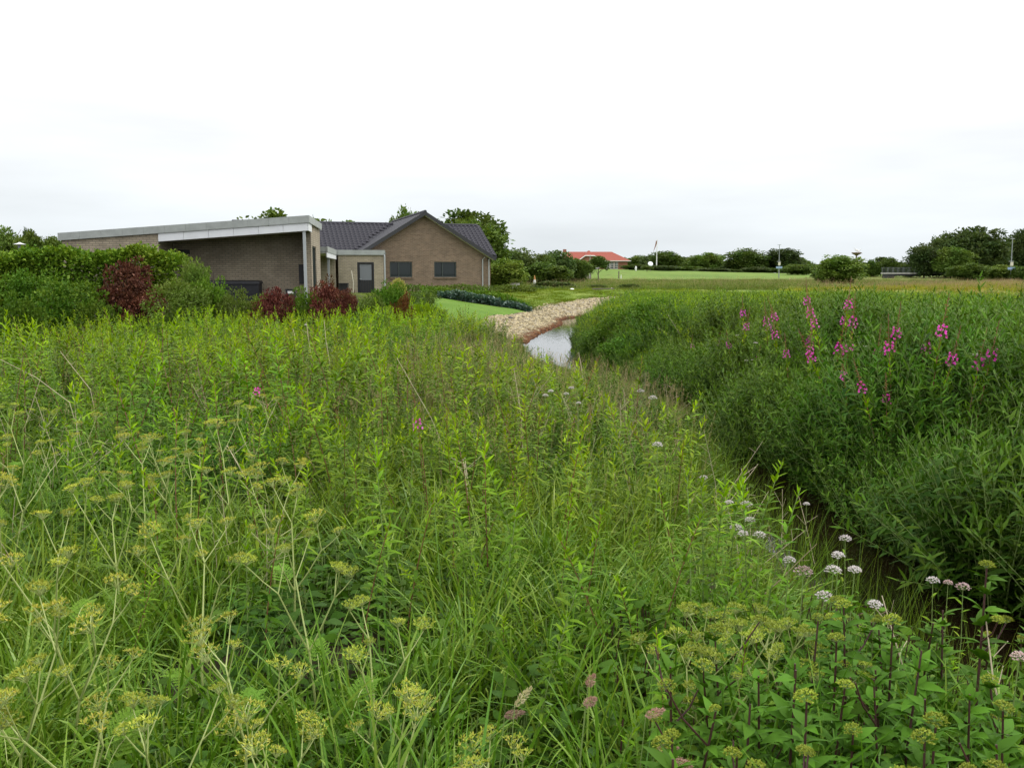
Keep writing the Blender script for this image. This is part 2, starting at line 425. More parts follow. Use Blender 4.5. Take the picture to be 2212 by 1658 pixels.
# world outlines, from sight lines to the modelled ground (rounded)
GRAVEL = [(0.75, 29.2), (-0.45, 30.6), (-1.35, 34.2), (-1.0, 37.2), (-0.2, 40.6), (0.9, 44.2), (1.3, 47.6), (3.2, 51.2), (7.0, 54.6), (13, 55.6),
          (13, 50.4), (10, 49.3), (5.6, 47.6), (3.5, 44.6), (2.85, 40), (1.6, 33), (1.2, 29)]
LAWN = [(-1.4, 34.0), (-1.05, 37.2), (-0.25, 40.6), (0.8, 44.1), (-0.6, 45.0), (-2.6, 45.3), (-4.6, 45.2), (-6.0, 43.5), (-6.2, 38.5), (-4.5, 34.4)]
VERGE = [(1.4, 48.0), (3.1, 51.6), (7.0, 55.0), (13, 56.0), (24, 57), (24, 61), (10, 61), (4, 62), (-0.5, 60), (-0.8, 56), (-8, 53), (-8, 50.5), (-2, 48.6)]
sheet('lawn', spline(LAWN, 4), MAT['mown_grass'], .03, .6)
sheet('verge', spline(VERGE, 3), MAT['verge_grass'], .026, .8)
sheet('knoll_lawn', spline([(2, 112), (26, 118), (48, 140), (86, 190), (110, 260), (80, 330), (-10, 330), (-30, 240), (-12, 160)], 4), MAT['knoll_grass'], .06, 2.2)
sheet('field', spline([(15, 50.5), (30, 49), (55, 62), (85, 88), (100, 112), (62, 106), (38, 82), (24, 66)], 4), MAT['meadow'], .04, 1.6)

# gravel: a stony sheet with iron-stained rim, and the stones themselves
def stonemat(name, sheetlike):
    m, t, p, o = newmat(name)
    g = N(t, 'ShaderNodeNewGeometry'); s = N(t, 'ShaderNodeSeparateXYZ'); t.links.new(g.outputs['Position'], s.inputs[0])
    if sheetlike: col = rampn(t, noise(t, 9, 6), [(.3, (.13, .11, .075)), (.5, (.27, .23, .16)), (.7, (.40, .35, .25))])
    else: col = rampn(t, g.outputs['Random Per Island'], [(0, (.10, .085, .045)), (.3, (.23, .18, .095)), (.6, (.37, .305, .17)), (.8, (.50, .42, .255)), (1, (.20, .18, .13))])
    och = rampn(t, noise(t, 3.0, 5), [(.3, (.045, .016, .003)), (.55, (.125, .042, .006)), (.75, (.19, .08, .016))])
    wob = noise(t, 2.2, 6); ad = N(t, 'ShaderNodeMath', operation='MULTIPLY_ADD')
    t.links.new(wob, ad.inputs[0]); ad.inputs[1].default_value = -.2; t.links.new(s.outputs[2], ad.inputs[2])
    f = N(t, 'ShaderNodeMapRange'); f.inputs['From Min'].default_value = -.03; f.inputs['From Max'].default_value = .03
    f.inputs['To Min'].default_value = 1; f.inputs['To Max'].default_value = 0
    t.links.new(ad.outputs[0], f.inputs[0])
    t.links.new(mixc(t, col, och, f.outputs[0]), p.inputs['Base Color']); p.inputs['Roughness'].default_value = .85
    MAT[name] = m; return m
stonemat('gravel_bed', True); stonemat('stone', False)
GPOLY = spline(GRAVEL, 3)
sheet('gravel_shore', GPOLY, MAT['gravel_bed'], .022, .5)
def stones(n, poly, smin, smax, rng):
    xy = np.array(poly); lo, hi = xy.min(0), xy.max(0)
    x = rng.uniform(lo[0], hi[0], n * 4); y = rng.uniform(lo[1], hi[1], n * 4)
    k = inside(poly, x, y); x, y = x[k][:n], y[k][:n]
    d, _ = stream_dist(x, y); k = d > -.06; x, y = x[k], y[k]
    z = h(x, y); n = len(x)
    base = np.array([(1, 0, 0), (.3, .95, 0), (-.8, .6, 0), (-.8, -.6, 0), (.3, -.95, 0), (.25, .1, .8), (-.35, .25, .7), (0, -.4, .65)])
    fac = [(0, 1, 5), (1, 2, 6), (1, 6, 5), (2, 3, 6), (3, 4, 7), (3, 7, 6), (4, 0, 5), (4, 5, 7), (5, 6, 7)]
    s = rng.uniform(smin, smax, n) * rng.choice([.7, 1, 1, 1.5], n)
    a = rng.uniform(0, 6.28, n); j = 1 + rng.uniform(-.25, .25, (n, 8, 3))
    V = base[None] * j * s[:, None, None] * np.array([1, .75, .7])
    ca, sa = np.cos(a)[:, None], np.sin(a)[:, None]
    X = V[..., 0] * ca - V[..., 1] * sa + x[:, None]; Y = V[..., 0] * sa + V[..., 1] * ca + y[:, None]
    Z = V[..., 2] + z[:, None] + .012
    b = MB(); b.add(np.stack([X, Y, Z], -1).reshape(-1, 3), [(np.array(fac)[None] + (np.arange(n) * 8)[:, None, None]).reshape(-1, 3)])
    return b
sb = stones(12000, GPOLY, .04, .085, np.random.default_rng(3))
tag(sb.build('gravel', MAT['stone']), 'pale beige stones heaped along the stream, rust brown at the waterline', 'gravel', kind='stuff')

m, t, p, o = newmat('stream_water'); MAT['stream_water'] = m
p.inputs['Base Color'].default_value = (.010, .0065, .003, 1); p.inputs['Roughness'].default_value = .02
p.inputs['Specular IOR Level'].default_value = .75
mpn = N(t, 'ShaderNodeMapping'); g = N(t, 'ShaderNodeNewGeometry'); t.links.new(g.outputs['Position'], mpn.inputs[0]); mpn.inputs['Scale'].default_value = (1.6, .8, 1)
bumpn(t, p, noise(t, 3.2, 4, mpn.outputs[0]), .015, .22)
b = MB(); T = np.gradient(SD[:, :2], axis=0); T /= np.linalg.norm(T, axis=1)[:, None]
Nn = np.stack([-T[:, 1], T[:, 0]], 1); W = (SD[:, 2] + .12)[:, None]
Lp = SD[:, :2] + Nn * W; Rp = SD[:, :2] - Nn * W; k = len(SD)
V = np.zeros((2 * k, 3)); V[0::2, :2] = Rp; V[1::2, :2] = Lp
b.add(V, [[(2 * i, 2 * i + 2, 2 * i + 3, 2 * i + 1) for i in range(k - 1)]])
tag(b.build('stream', MAT['stream_water'], smoothed=True), kind='structure')

# ------------------------------------------------------------------ building materials
brickmat('brick_grey', (.34, .29, .215), (.44, .375, .285), (.235, .21, .17), .29, .1, .016)
brickmat('brick_yellow', (.40, .345, .25), (.50, .43, .32), (.31, .28, .23), .27, .095, .016)
brickmat('brick_brown', (.17, .115, .08), (.28, .195, .135), (.27, .22, .17))
brickmat('brick_red', (.30, .085, .05), (.36, .11, .065), (.3, .2, .16))
plain('zinc', (.36, .385, .37), .5, nscale=3, namt=.14)
plain('white_panel', (.78, .80, .83), .5, nscale=2, namt=.05)
plain('soffit_board', (.62, .62, .58), .7)
plain('steel_grey', (.42, .45, .46), .45)
plain('black_board', (.022, .022, .026), .55, nscale=8, namt=.2)
plain('black_cover', (.012, .013, .018), .6, nscale=5, namt=.3, bump=.02)
plain('dark_frame', (.05, .065, .06), .45)
plain('roof_tile_dark', (.05, .049, .06), .6, nscale=7, namt=.3, spec=.2)
plain('roof_dark', (.042, .042, .05), .7, nscale=9, namt=.3, bump=.01, spec=.2)
plain('barge_board', (.035, .036, .04), .55)
plain('white_paint', (.80, .80, .78), .5)
plain('red_tile', (.27, .052, .028), .7, nscale=14, namt=.18, bump=.05)
plain('timber_grey', (.16, .135, .11), .85, nscale=6)
plain('concrete', (.42, .41, .39), .85, nscale=5)
plain('bridge_steel', (.15, .165, .165), .6)
plain('mast_steel', (.26, .28, .29), .55)
plain('blue_sign', (.30, .42, .62), .5)
plain('orange_paint', (.62, .30, .10), .6)
plain('ivory', (.72, .68, .55), .6)
def glassmat(name, c, rough=.03):
    m, t, p, o = newmat(name); p.inputs['Base Color'].default_value = (*c, 1); p.inputs['Roughness'].default_value = rough
    p.inputs['Specular IOR Level'].default_value = .5; MAT[name] = m
glassmat('window_glass', (.010, .018, .016)); glassmat('frosted_glass', (.20, .215, .235), .35)

def wall_grid(b, xsb, zsb, holes, y0, y1, top=None, m=0):
    """a wall in the XZ plane as blocks round its openings; top(x) gives a sloping upper edge"""
    for i in range(len(xsb) - 1):
        for j in range(len(zsb) - 1):
            x0, x1, z0, z1 = xsb[i], xsb[i + 1], zsb[j], zsb[j + 1]
            if any(a <= (x0 + x1) / 2 <= c and d <= (z0 + z1) / 2 <= e_ for a, c, d, e_ in holes): continue
            za, zb = (top(x0), top(x1)) if (top and j == len(zsb) - 2) else (z1, z1)
            b.hexa([(x0, y0, z0), (x1, y0, z0), (x1, y1, z0), (x0, y1, z0), (x0, y0, za), (x1, y0, zb), (x1, y1, zb), (x0, y1, za)], m)
def window(parent, x0, x1, z0, z1, y, mull, name='window'):
    b = MB(); t = .07
    b.box(((x0 + x1) / 2, y, z1 - t / 2), (x1 - x0, .1, t)); b.box(((x0 + x1) / 2, y, z0 + t / 2), (x1 - x0, .1, t))
    for xm in (x0 + t / 2, x1 - t / 2): b.box((xm, y, (z0 + z1) / 2), (t, .1, z1 - z0 - 2 * t))
    o = b.build(name, MAT['dark_frame'], parent)
    cuts = [x0 + t] + [x0 + (x1 - x0) * k for k in mull] + [x1 - t]
    for a, c in zip(cuts[:-1], cuts[1:]): boxo('pane', ((a + c) / 2, y + .03, (z0 + z1) / 2), (c - a - .002, .02, z1 - z0 - 2 * t - .002), MAT['window_glass'], o)
    for k in mull: boxo('mullion', (x0 + (x1 - x0) * k, y - .005, (z0 + z1) / 2), (.06, .1, z1 - z0 - 2 * t - .004), MAT['dark_frame'], o)
    return o

# ------------------------------------------------------------------ brown brick house with the gable
G0 = 1.25
house = empty('gable_house', (-5.8, 57, G0), math.atan2(.307, .952), 'brown brick house with dark tiled roof and a broad gable facing the stream', 'house')
ridge, slope = 5.12, .617
top = lambda x: ridge - .20 - slope * abs(x)
b = MB()
wall_grid(b, [-4.35, -2.3, -.82, 0, .66, 2.18, 4.35], [-.6, .88, 1.89, 2.3], [(-2.3, -.82, .88, 1.89), (.66, 2.18, .88, 1.89)], 0, .3, None)
for x0, x1 in ((-4.35, 0), (0, 4.35)):
    b.hexa([(x0, 0, 2.3), (x1, 0, 2.3), (x1, .3, 2.3), (x0, .3, 2.3), (x0, 0, max(2.301, top(x0))), (x1, 0, max(2.301, top(x1))), (x1, .3, max(2.301, top(x1))), (x0, .3, max(2.301, top(x0)))])
b.box((-4.2, 5.8, .85), (.3, 11.0, 2.9)); b.box((4.2, 5.8, .85), (.3, 11.0, 2.9))
b.build('wall', MAT['brick_brown'], house)
window(house, -2.3, -.82, .88, 1.89, .12, [.40]); window(house, .66, 2.18, .88, 1.89, .12, [.38])
for x0, x1 in ((-2.36, -.76), (.60, 2.24)):
    b = MB(); n = 13
    for i in range(n): b.box((x0 + (x1 - x0) * (i + .5) / n, -.02, .83), ((x1 - x0) / n - .012, .16, .1))
    b.build('window_sill', MAT['brick_brown'], house)
def slab(b, x0, x1, z0, z1, ya, yb, th):
    b.hexa([(x0, ya, z0 - th), (x1, ya, z1 - th), (x1, yb, z1 - th), (x0, yb, z0 - th), (x0, ya, z0), (x1, ya, z1), (x1, yb, z1), (x0, yb, z0)])
b = MB(); e0 = 4.72
slab(b, -e0, 0, ridge - slope * e0, ridge, -.45, 11.8, .16); slab(b, 0, e0, ridge, ridge - slope * e0, -.45, 11.8, .16)
rf = b.build('roof', MAT['roof_dark'], house)
b = MB()
for s in (-1, 1):
    xa, xb = (-e0 - .02, 0) if s < 0 else (0, e0 + .02)
    za, zb = ridge + .03 - slope * abs(xa), ridge + .03 - slope * abs(xb)
    b.hexa([(xa, -.50, za - .26), (xb, -.50, zb - .26), (xb, -.455, zb - .26), (xa, -.455, za - .26), (xa, -.50, za), (xb, -.50, zb), (xb, -.455, zb), (xa, -.455, za)])
b.build('barge_board', MAT['barge_board'], house)
b = MB()
for s in (-1, 1):
    xa, xb = (-e0 + .05, -.02) if s < 0 else (.02, e0 - .05)
    za, zb = ridge - .20 - slope * abs(xa), ridge - .20 - slope * abs(xb)
    b.hexa([(xa, -.45, za - .03), (xb, -.45, zb - .03), (xb, -.004, zb - .03), (xa, -.004, za - .03), (xa, -.45, za), (xb, -.45, zb), (xb, -.004, zb), (xa, -.004, za)])
b.build('soffit', MAT['soffit_board'], house)
b = MB(); n = 30
for i in range(n):
    y = -.5 + i * .41
    b.tube([(0, y, ridge - .01), (0, y + .42, ridge + .012)], [.115, .10], 8)
b.build('ridge_capping', MAT['roof_tile_dark'], rf)
for yy, hh in ((-.02, 2.2), ):
    for xx in (3.98, 4.42):
        b = MB(); b.tube([(xx, yy - .08, -.5), (xx, yy - .08, hh - .15), (xx + .12, yy - .2, hh)], .04, 8); b.build('downpipe', MAT['steel_grey'], house)
b = MB(); b.tube([(e0 + .05, -.5, ridge - slope * e0 - .12), (e0 + .05, 3, ridge - slope * e0 - .12)], .07, 8); b.build('gutter', MAT['barge_board'], house)
# cross wing with the tiled roof
XA, XB, YE, YR_, ZE, ZR = -12.0, 5.78, 2.6, 7.0, 2.37, 4.67
b = MB(); b.box(((XA + 5.45) / 2, 3.15, .9), (5.45 - XA - .01, .3, 3.0)); b.box((5.3, 7, .9), (.29, 7.4, 3.0)); b.box((XA + .15, 7, .9), (.3, 7.4, 3.0))
for xx in (5.3, XA + .15):
    b.hexa([(xx - .14, 3.05, 2.4), (xx + .14, 3.05, 2.4), (xx + .14, 10.9, 2.4), (xx - .14, 10.9, 2.4), (xx - .14, 6.95, 4.45), (xx + .14, 6.95, 4.45), (xx + .14, 7.05, 4.45), (xx - .14, 7.05, 4.45)])
b.build('cross_wing_wall', MAT['brick_brown'], house)
b = MB(); th = .14
for ya, yb, za, zb in ((YE, YR_, ZE, ZR), (YR_, 2 * YR_ - YE, ZR, ZE)):
    b.hexa([(XA, ya, za - th), (XB, ya, za - th), (XB, yb, zb - th), (XA, yb, zb - th), (XA, ya, za), (XB, ya, za), (XB, yb, zb), (XA, yb, zb)])
rw = b.build('cross_wing_roof', MAT['roof_dark'], house)
b = MB(); b.box(((XA + XB) / 2, YE - .07, ZE - .1), (XB - XA, .12, .1)); b.build('eaves_gutter', MAT['barge_board'], house)
# pantiles: one shared wavy tile, laid row by row
tb = MB(); tw, tl = .31, .46; xsn = np.linspace(-tw / 2, tw / 2, 7); wv = [.0, .045, .055, .02, -.012, -.014, .0]
V = [(x, 0, z + .035) for x, z in zip(xsn, wv)] + [(x, tl, z + .012) for x, z in zip(xsn, wv)] + [(x, 0, z + .0) for x, z in zip(xsn, wv)]
tb.add(V, [[(i, i + 1, 8 + i, 7 + i) for i in range(6)], [(14 + i, 15 + i, i + 1, i) for i in range(6)]])
tile_me = tb.mesh('roof_tile', MAT['roof_tile_dark'], True)
ang = math.atan2(ZR - ZE, YR_ - YE); SL = math.hypot(ZR - ZE, YR_ - YE); rows = 13; dy = SL / rows
cand, rest = [], MB()
for r in range(rows):
    for c in range(int((XB - XA) / tw)):
        x = XB - tw / 2 - .0 - c * tw; yy = YE + r * dy * math.cos(ang); zz = ZE + r * dy * math.sin(ang) + .004
        if abs(x) < 4.6 and zz < ridge - slope * abs(x) + .02: continue
        cand.append((x, yy, zz))
cand.sort(key=lambda q: 0 if q[0] > 1 else -q[0])
for i, (x, y, z) in enumerate(cand):
    if i < 298 and x > -8:
        o = bpy.data.objects.new('roof_tile', tile_me); link(o, rw); o.location = (x, y, z); o.rotation_euler = (ang, 0, 0)
    else:
        A = np.array(V); ca, sa = math.cos(ang), math.sin(ang)
        rest.add(np.stack([A[:, 0] + x, A[:, 1] * ca - A[:, 2] * sa + y, A[:, 1] * sa + A[:, 2] * ca + z], 1), [[(j, j + 1, 8 + j, 7 + j) for j in range(6)], [(14 + j, 15 + j, j + 1, j) for j in range(6)]])
if rest.n: tag(rest.build('tile_courses', MAT['roof_tile_dark'], rw, True), kind='stuff')
b = MB()
for i in range(int((XB - XA) / .4)):
    x = XA + i * .4
    if abs(x + .2) < .9: continue
    b.tube([(x, YR_, ZR + .03), (x + .41, YR_, ZR + .045)], [.11, .095], 8)
b.build('ridge_capping', MAT['roof_tile_dark'], rw)

# ------------------------------------------------------------------ flat roofed wing with porch
F0 = 1.2
flat = empty('flat_roofed_building', (-9.45, 40, F0), math.atan2(.135, .99), 'long grey brick building with sloping zinc roof edge and open porch', 'building')
tp = lambda x: 3.80 + .080 * x
def band(b, x0, x1, y0, y1, up, lo, m=0):
    b.hexa([(x0, y0, tp(x0) + lo), (x1, y0, tp(x1) + lo), (x1, y1, tp(x1) + lo), (x0, y1, tp(x0) + lo), (x0, y0, tp(x0) + up), (x1, y0, tp(x1) + up), (x1, y1, tp(x1) + up), (x0, y1, tp(x0) + up)], m)
b = MB(); band(b, -10.79, .04, .002, 6.86, 0, -.28); b.build('roof', MAT['zinc'], flat)
nseg = 12
for i in range(nseg):                                   # zinc fascia sheets
    xa = -10.85 + 10.95 * i / nseg; xb = -10.85 + 10.95 * (i + 1) / nseg - .006
    b = MB(); band(b, xa, xb, -.09, -.0, .03, -.30); b.build('fascia_sheet', MAT['zinc'], flat)
for i in range(5):
    ya = .004 + 6.9 * i / 5; b = MB(); band(b, .045, .10, ya, ya + 6.9 / 5 - .006, .03, -.30); b.build('fascia_sheet', MAT['zinc'], flat)
for i in range(6):                                      # white panels over the porch
    xa = -6.6 + 6.62 * i / 6; b = MB(); band(b, xa, xa + 6.62 / 6 - .012, -.03, .03, -.302, -.66); b.build('fascia_panel', MAT['white_panel'], flat)
b = MB(); band(b, -.01, .05, .034, 1.62, -.302, -.66); b.build('fascia_panel', MAT['white_panel'], flat)
b = MB(); band(b, -6.6, -.02, .035, 2.595, -.52, -.60); b.build('soffit', MAT['soffit_board'], flat)
b = MB(); x0, x1 = -10.73, -6.62
b.hexa([(x0, .02, -.8), (x1, .02, -.8), (x1, 6.7, -.8), (x0, 6.7, -.8), (x0, .02, tp(x0) - .285), (x1, .02, tp(x1) - .285), (x1, 6.7, tp(x1) - .285), (x0, 6.7, tp(x0) - .285)])
b.hexa([(x1, 2.6, -.8), (-.36, 2.6, -.8), (-.36, 2.9, -.8), (x1, 2.9, -.8), (x1, 2.6, tp(x1) - .285), (-.36, 2.6, tp(-.36) - .285), (-.36, 2.9, tp(-.36) - .285), (x1, 2.9, tp(x1) - .285)])
for y0, y1, z0, z1 in ((1.65, 2.25, -.8, 3.49), (2.25, 4.2, 2.52, 3.49), (4.2, 6.7, -.8, 3.49), (2.25, 4.2, -.8, .12)):
    b.box((-.18, (y0 + y1) / 2, (z0 + z1) / 2), (.34, y1 - y0, z1 - z0))
b.build('wall', MAT['brick_grey'], flat)
wf = MB()
for yy in (2.29, 3.2, 4.16): wf.box((-.10, yy, 1.32), (.08, .07, 2.38))
wf.box((-.10, 3.22, .16), (.08, 1.8, .07)); wf.box((-.10, 3.22, 2.48), (.08, 1.8, .07))
wo = wf.build('window', MAT['dark_frame'], flat)
for yy in (2.75, 3.68): boxo('pane', (-.12, yy, 1.32), (.02, .82, 2.24), MAT['window_glass'], wo)
boxo('post', (-.16, .1, 1.20), (.13, .13, 3.9), MAT['steel_grey'], flat)
boxo('wall_panel', (-.55, 2.56, 1.15), (.34, .06, .95), MAT['black_board'], flat)
boxo('wall_lamp', (-6.1, 2.54, 2.2), (.5, .1, .22), MAT['black_board'], flat)
tub = empty('covered_tub', at(510, 640, 41.0) + Vector((0, 0, 0)), math.atan2(.135, .99), 'black covered tub standing in the porch of the grey brick building', 'tub')
tub.location.z = F0 - .15
b = MB(); b.hexa([(-1.12, -.5, 0), (1.12, -.5, 0), (1.12, .5, 0), (-1.12, .5, 0), (-1.15, -.53, .84), (1.15, -.53, .84), (1.15, .53, .84), (-1.15, .53, .84)]); b.build('body', MAT['black_cover'], tub)
b = MB(); b.hexa([(-1.2, -.58, .842), (1.2, -.58, .842), (1.2, .58, .842), (-1.2, .58, .842), (-1.18, -.56, .98), (1.18, -.56, .95), (1.15, .56, 1.0), (-1.18, .56, 1.02)]); b.build('lid', MAT['black_cover'], tub)
bxp = at(628, 628, 40.6)
bx = empty('storage_box', (bxp.x, bxp.y, F0 - .1), .1, 'small black box with pale label on the porch beside the tub', 'box')
boxo('body', (0, 0, .25), (.42, .35, .5), MAT['black_cover'], bx); boxo('lid', (0, 0, .53), (.46, .39, .055), MAT['black_cover'], bx); boxo('plate', (.02, -.183, .40), (.27, .012, .12), MAT['white_paint'], bx)

# ------------------------------------------------------------------ entrance annex between them, with its canopy
ann = empty('entrance_annex', (-9.45, 40, F0), math.atan2(.135, .99), 'low yellow brick annex with flat zinc edged roof and dark half glazed door', 'building')
tz = 2.63
b = MB()
wall_grid(b, [.42, 1.6, 2.66, 3.25], [-.7, 1.88, 2.34], [(1.6, 2.66, -.7, 1.88)], 14.7, 15.0)
b.box((3.10, 16.6, .82), (.3, 3.19, 3.04)); b.box((.57, 16.6, .82), (.3, 3.19, 3.04))
b.build('wall', MAT['brick_yellow'], ann)
b = MB(); b.box((1.83, 16.4, tz - .15), (2.96, 3.5, .28)); b.box((-1.83, 12.6, tz - .15), (4.2, 10.8, .28)); b.build('roof', MAT['zinc'], ann)
boxo('fascia_sheet', (1.86, 14.60, tz - .14), (2.96, .06, .31), MAT['zinc'], ann); boxo('fascia_sheet', (3.345, 16.3, tz - .14), (.06, 3.4, .31), MAT['zinc'], ann)
boxo('fascia_sheet', (.32, 10.85, tz - .14), (.07, 7.4, .31), MAT['zinc'], ann)
for i in range(3): boxo('fascia_panel', (.30, 8.4 + i * 2.45, tz - .44), (.05, 2.43, .28), MAT['white_panel'], ann)
boxo('soffit', (-1.7, 10.9, tz - .34), (3.9, 7.3, .05), MAT['soffit_board'], ann)
boxo('post', (.20, 9.6, .9), (.12, .12, 2.9), MAT['steel_grey'], ann)
boxo('canopy_wall', (-1.9, 14.85, .8), (4.3, .25, 2.98), MAT['brick_yellow'], ann)
dr = MB()
for xx in (1.65, 2.61): dr.box((xx, 14.78, .84), (.09, .12, 2.06))
dr.box((2.13, 14.78, 1.83), (.87, .12, .09)); dr = dr.build('door', MAT['black_board'], ann)
for i in range(6): boxo('board', (1.78 + i * .14, 14.80, .27), (.132, .05, .92), MAT['black_board'], dr)
boxo('pane', (2.13, 14.81, 1.25), (.74, .03, 1.02), MAT['frosted_glass'], dr)
b = MB(); b.box((1.735, 14.80, 1.25), (.05, .06, 1.06)); b.box((2.525, 14.80, 1.25), (.05, .06, 1.06)); b.box((2.13, 14.80, .735), (.74, .06, .03)); b.build('stile', MAT['black_board'], dr)
b = MB(); b.tube([(1.74, 14.72, .82), (1.86, 14.72, .82)], .015, 6); b.tube([(1.745, 14.78, .82), (1.745, 14.71, .82)], .013, 6); b.build('handle', MAT['steel_grey'], dr)
b = MB(); b.tube([(3.34, 14.55, -.5), (3.34, 14.55, 2.3), (3.40, 14.60, 2.45)], .05, 8); b.build('downpipe', MAT['steel_grey'], ann)
hp = at(1612 * 600 / 2212 * 2212 / 3000 * 0 + 763, 640, 52)
b = MB(); b.tube([(0, 0, 0), (.03, .02, .8), (-.08, .05, 1.5)], .022, 6)
o = b.build('broom_handle', MAT['ivory'], loc=(hp.x, hp.y, 1.05)); tag(o, 'pale wooden handle leaning upright left of the dark door', 'handle')
b = MB(); b.box((0, 0, .2), (.5, .4, .9)); b.box((0, -.02, .68), (.54, .44, .06))
cp = at(743, 630, 51); o = b.build('waste_bin', MAT['black_board'], loc=(cp.x, cp.y, 1.1)); tag(o, 'dark grey bin by the annex wall behind the red shrubs', 'bin')
# ------------------------------------------------------------------ trees, shrubs and hedges
def unit(n, rng):
    v = rng.normal(0, 1, (n, 3)); return v / np.linalg.norm(v, axis=1)[:, None]
LP_TREE = ((0, .35), (.45, 1), (1, 0))
def crown_mesh(name, mat, rx, rz, cz, ncl, per, size, seed, flat=.0, squash=1.0, ragged=.35, up=.3, lift=False):
    """foliage in uneven clumps on and inside an ellipsoid (half axes rx, rz, centre height cz)"""
    rng = np.random.default_rng(seed); b = MB()
    c = unit(ncl, rng)
    if lift: c[:, 2] = np.where(c[:, 2] < -.55, -c[:, 2], c[:, 2])
    c = c / ((np.abs(c) ** 2.5).sum(1) ** (1 / 2.5))[:, None] * .97
    rad = rng.uniform(.5, 1.0, ncl) ** .7 * np.clip(1 + rng.normal(0, ragged * .5, ncl), .5, 1.12)
    C = c * rad[:, None] * np.array([rx, rx, rz]) * .84 + np.array([0, 0, cz])
    cr = rng.uniform(.13, .36, ncl) * min(rx, rz) * 1.15
    P = np.repeat(C, per, 0); rr = np.repeat(cr, per)
    o = unit(ncl * per, rng) * (rng.uniform(.25, 1, ncl * per) ** .5)[:, None] * rr[:, None]
    o[:, 2] *= .75 * squash
    P = P + o
    D = o / (np.linalg.norm(o, axis=1)[:, None] + 1e-6) + rng.normal(0, .6, P.shape) + np.array([0, 0, up])
    L = size * rng.uniform(.6, 1.35, len(P))
    P[:, 2] = np.maximum(P[:, 2], .05)
    b.leaves(P, D, L, L * .62, .15, 0, LP_TREE, rng, 1.2)
    return b.mesh(name, mat)
def trunk_mesh(name, hgt, r, spread, seed, mat, nl=6):
    rng = np.random.default_rng(seed); b = MB()
    k = 6; z = np.linspace(-.25, hgt, k); wob = np.cumsum(rng.normal(0, .02 * hgt, (k, 2)), 0) * .4
    pts = np.stack([wob[:, 0], wob[:, 1], z], 1); pts[0, :2] = 0
    b.tube(pts, np.linspace(r, r * .35, k), 7)
    for i in range(nl):
        t = rng.uniform(.3, .95); base = np.array([np.interp(t * hgt, z, pts[:, j]) for j in range(3)])
        a = i * 2.4 + rng.uniform(-.4, .4); L = spread * rng.uniform(.6, 1.0)
        e_ = base + np.array([math.cos(a) * L, math.sin(a) * L, L * rng.uniform(.5, 1.1)])
        mid = (base + e_) / 2 + np.array([0, 0, .08 * L])
        b.tube([base, mid, e_], [r * .45, r * .3, r * .1], 5)
    return b.mesh(name, mat)
ORD = ['first','second','third','fourth','fifth','sixth','seventh','eighth','ninth','tenth','eleventh','twelfth','thirteenth','fourteenth']
CR, TRK = {}, {}
for i in range(4):
    for kind, matn in (('mid', 'tree_leaf'), ('dark', 'tree_leaf_dark'), ('light', 'tree_leaf_light')):
        CR[kind, i] = crown_mesh('crown', MAT[matn], 1.0, 1.14, 1.14, 150, 80, .115, 100 + i * 7 + len(kind))
    TRK[i] = trunk_mesh('trunk', 1.6, .07, .7, 60 + i, MAT['bark'])
CR['lolly', 0] = crown_mesh('crown', MAT['tree_leaf'], 1.0, .78, 1.5, 70, 80, .12, 771, lift=True)
CR['pine', 0] = crown_mesh('crown', MAT['tree_leaf_dark'], .55, 1.14, 1.14, 60, 80, .10, 333, ragged=.5)
CR['pine', 1] = crown_mesh('crown', MAT['tree_leaf_dark'], .5, 1.14, 1.14, 50, 80, .10, 334, ragged=.6)
def tree(X, Yt, Wd, y, kind, label, var=0, group=None, base=None, rot=0.0, hfac=1.0, name='tree', cat='tree'):
    """crown top at picture point (X, Yt), crown width Wd picture units, standing at distance y"""
    p = at(X, Yt, y); g = hz(p.x, y) if base is None else base
    H = (p.z - g); r = Wd * S2 / FPX * y / 2
    t = empty(name, (p.x, y, g), rot, label, cat, group)
    cm = CR[kind, var % {'pine': 2, 'lolly': 1}.get(kind, 4)]
    zmax = 2.3
    c = bpy.data.objects.new('crown', cm); link(c, t); c.scale = (r / (1.0 if kind != 'pine' else .55), r / (1.0 if kind != 'pine' else .55), H / zmax)
    k = bpy.data.objects.new('trunk', TRK[var % 4]); link(k, t); k.scale = (r * .9, r * .9, H / zmax)
    return t
# behind the flat roof and the house
tree(20, 492, 90, 72, 'mid', 'green tree with rounded top at the left picture edge behind the lamp', 0)
tree(75, 497, 80, 70, 'light', 'light green tree directly behind the garden lamp', 1)
tree(118, 506, 70, 74, 'mid', 'green tree next to the end wall of the long grey building', 2)
tree(60, 490, 34, 80, 'dark', 'dark pointed treetop rising above the lamp', 3)
tree(278, 494, 26, 78, 'light', 'tiny treetop just over the middle of the flat roof', 0)
tree(606, 453, 190, 78, 'light', 'light green treetop above the flat roof near its high corner', 1, hfac=1)
tree(690, 468, 80, 82, 'mid', 'small treetop between flat roof corner and tiled roof', 2)
tree(745, 477, 150, 90, 'light', 'low treetop showing over the tiled ridge', 3)
tree(878, 443, 66, 84, 'light', 'feathery upright treetop behind the gable peak', 0)
tree(850, 468, 46, 86, 'light', 'small leaning treetop just left of the gable peak tree', 1)
tree(1003, 446, 186, 80, 'mid', 'large round dark green tree behind the house gable', 1)
tree(1020, 468, 140, 76, 'mid', 'dense green tree in front of the large round one behind the gable', 3)
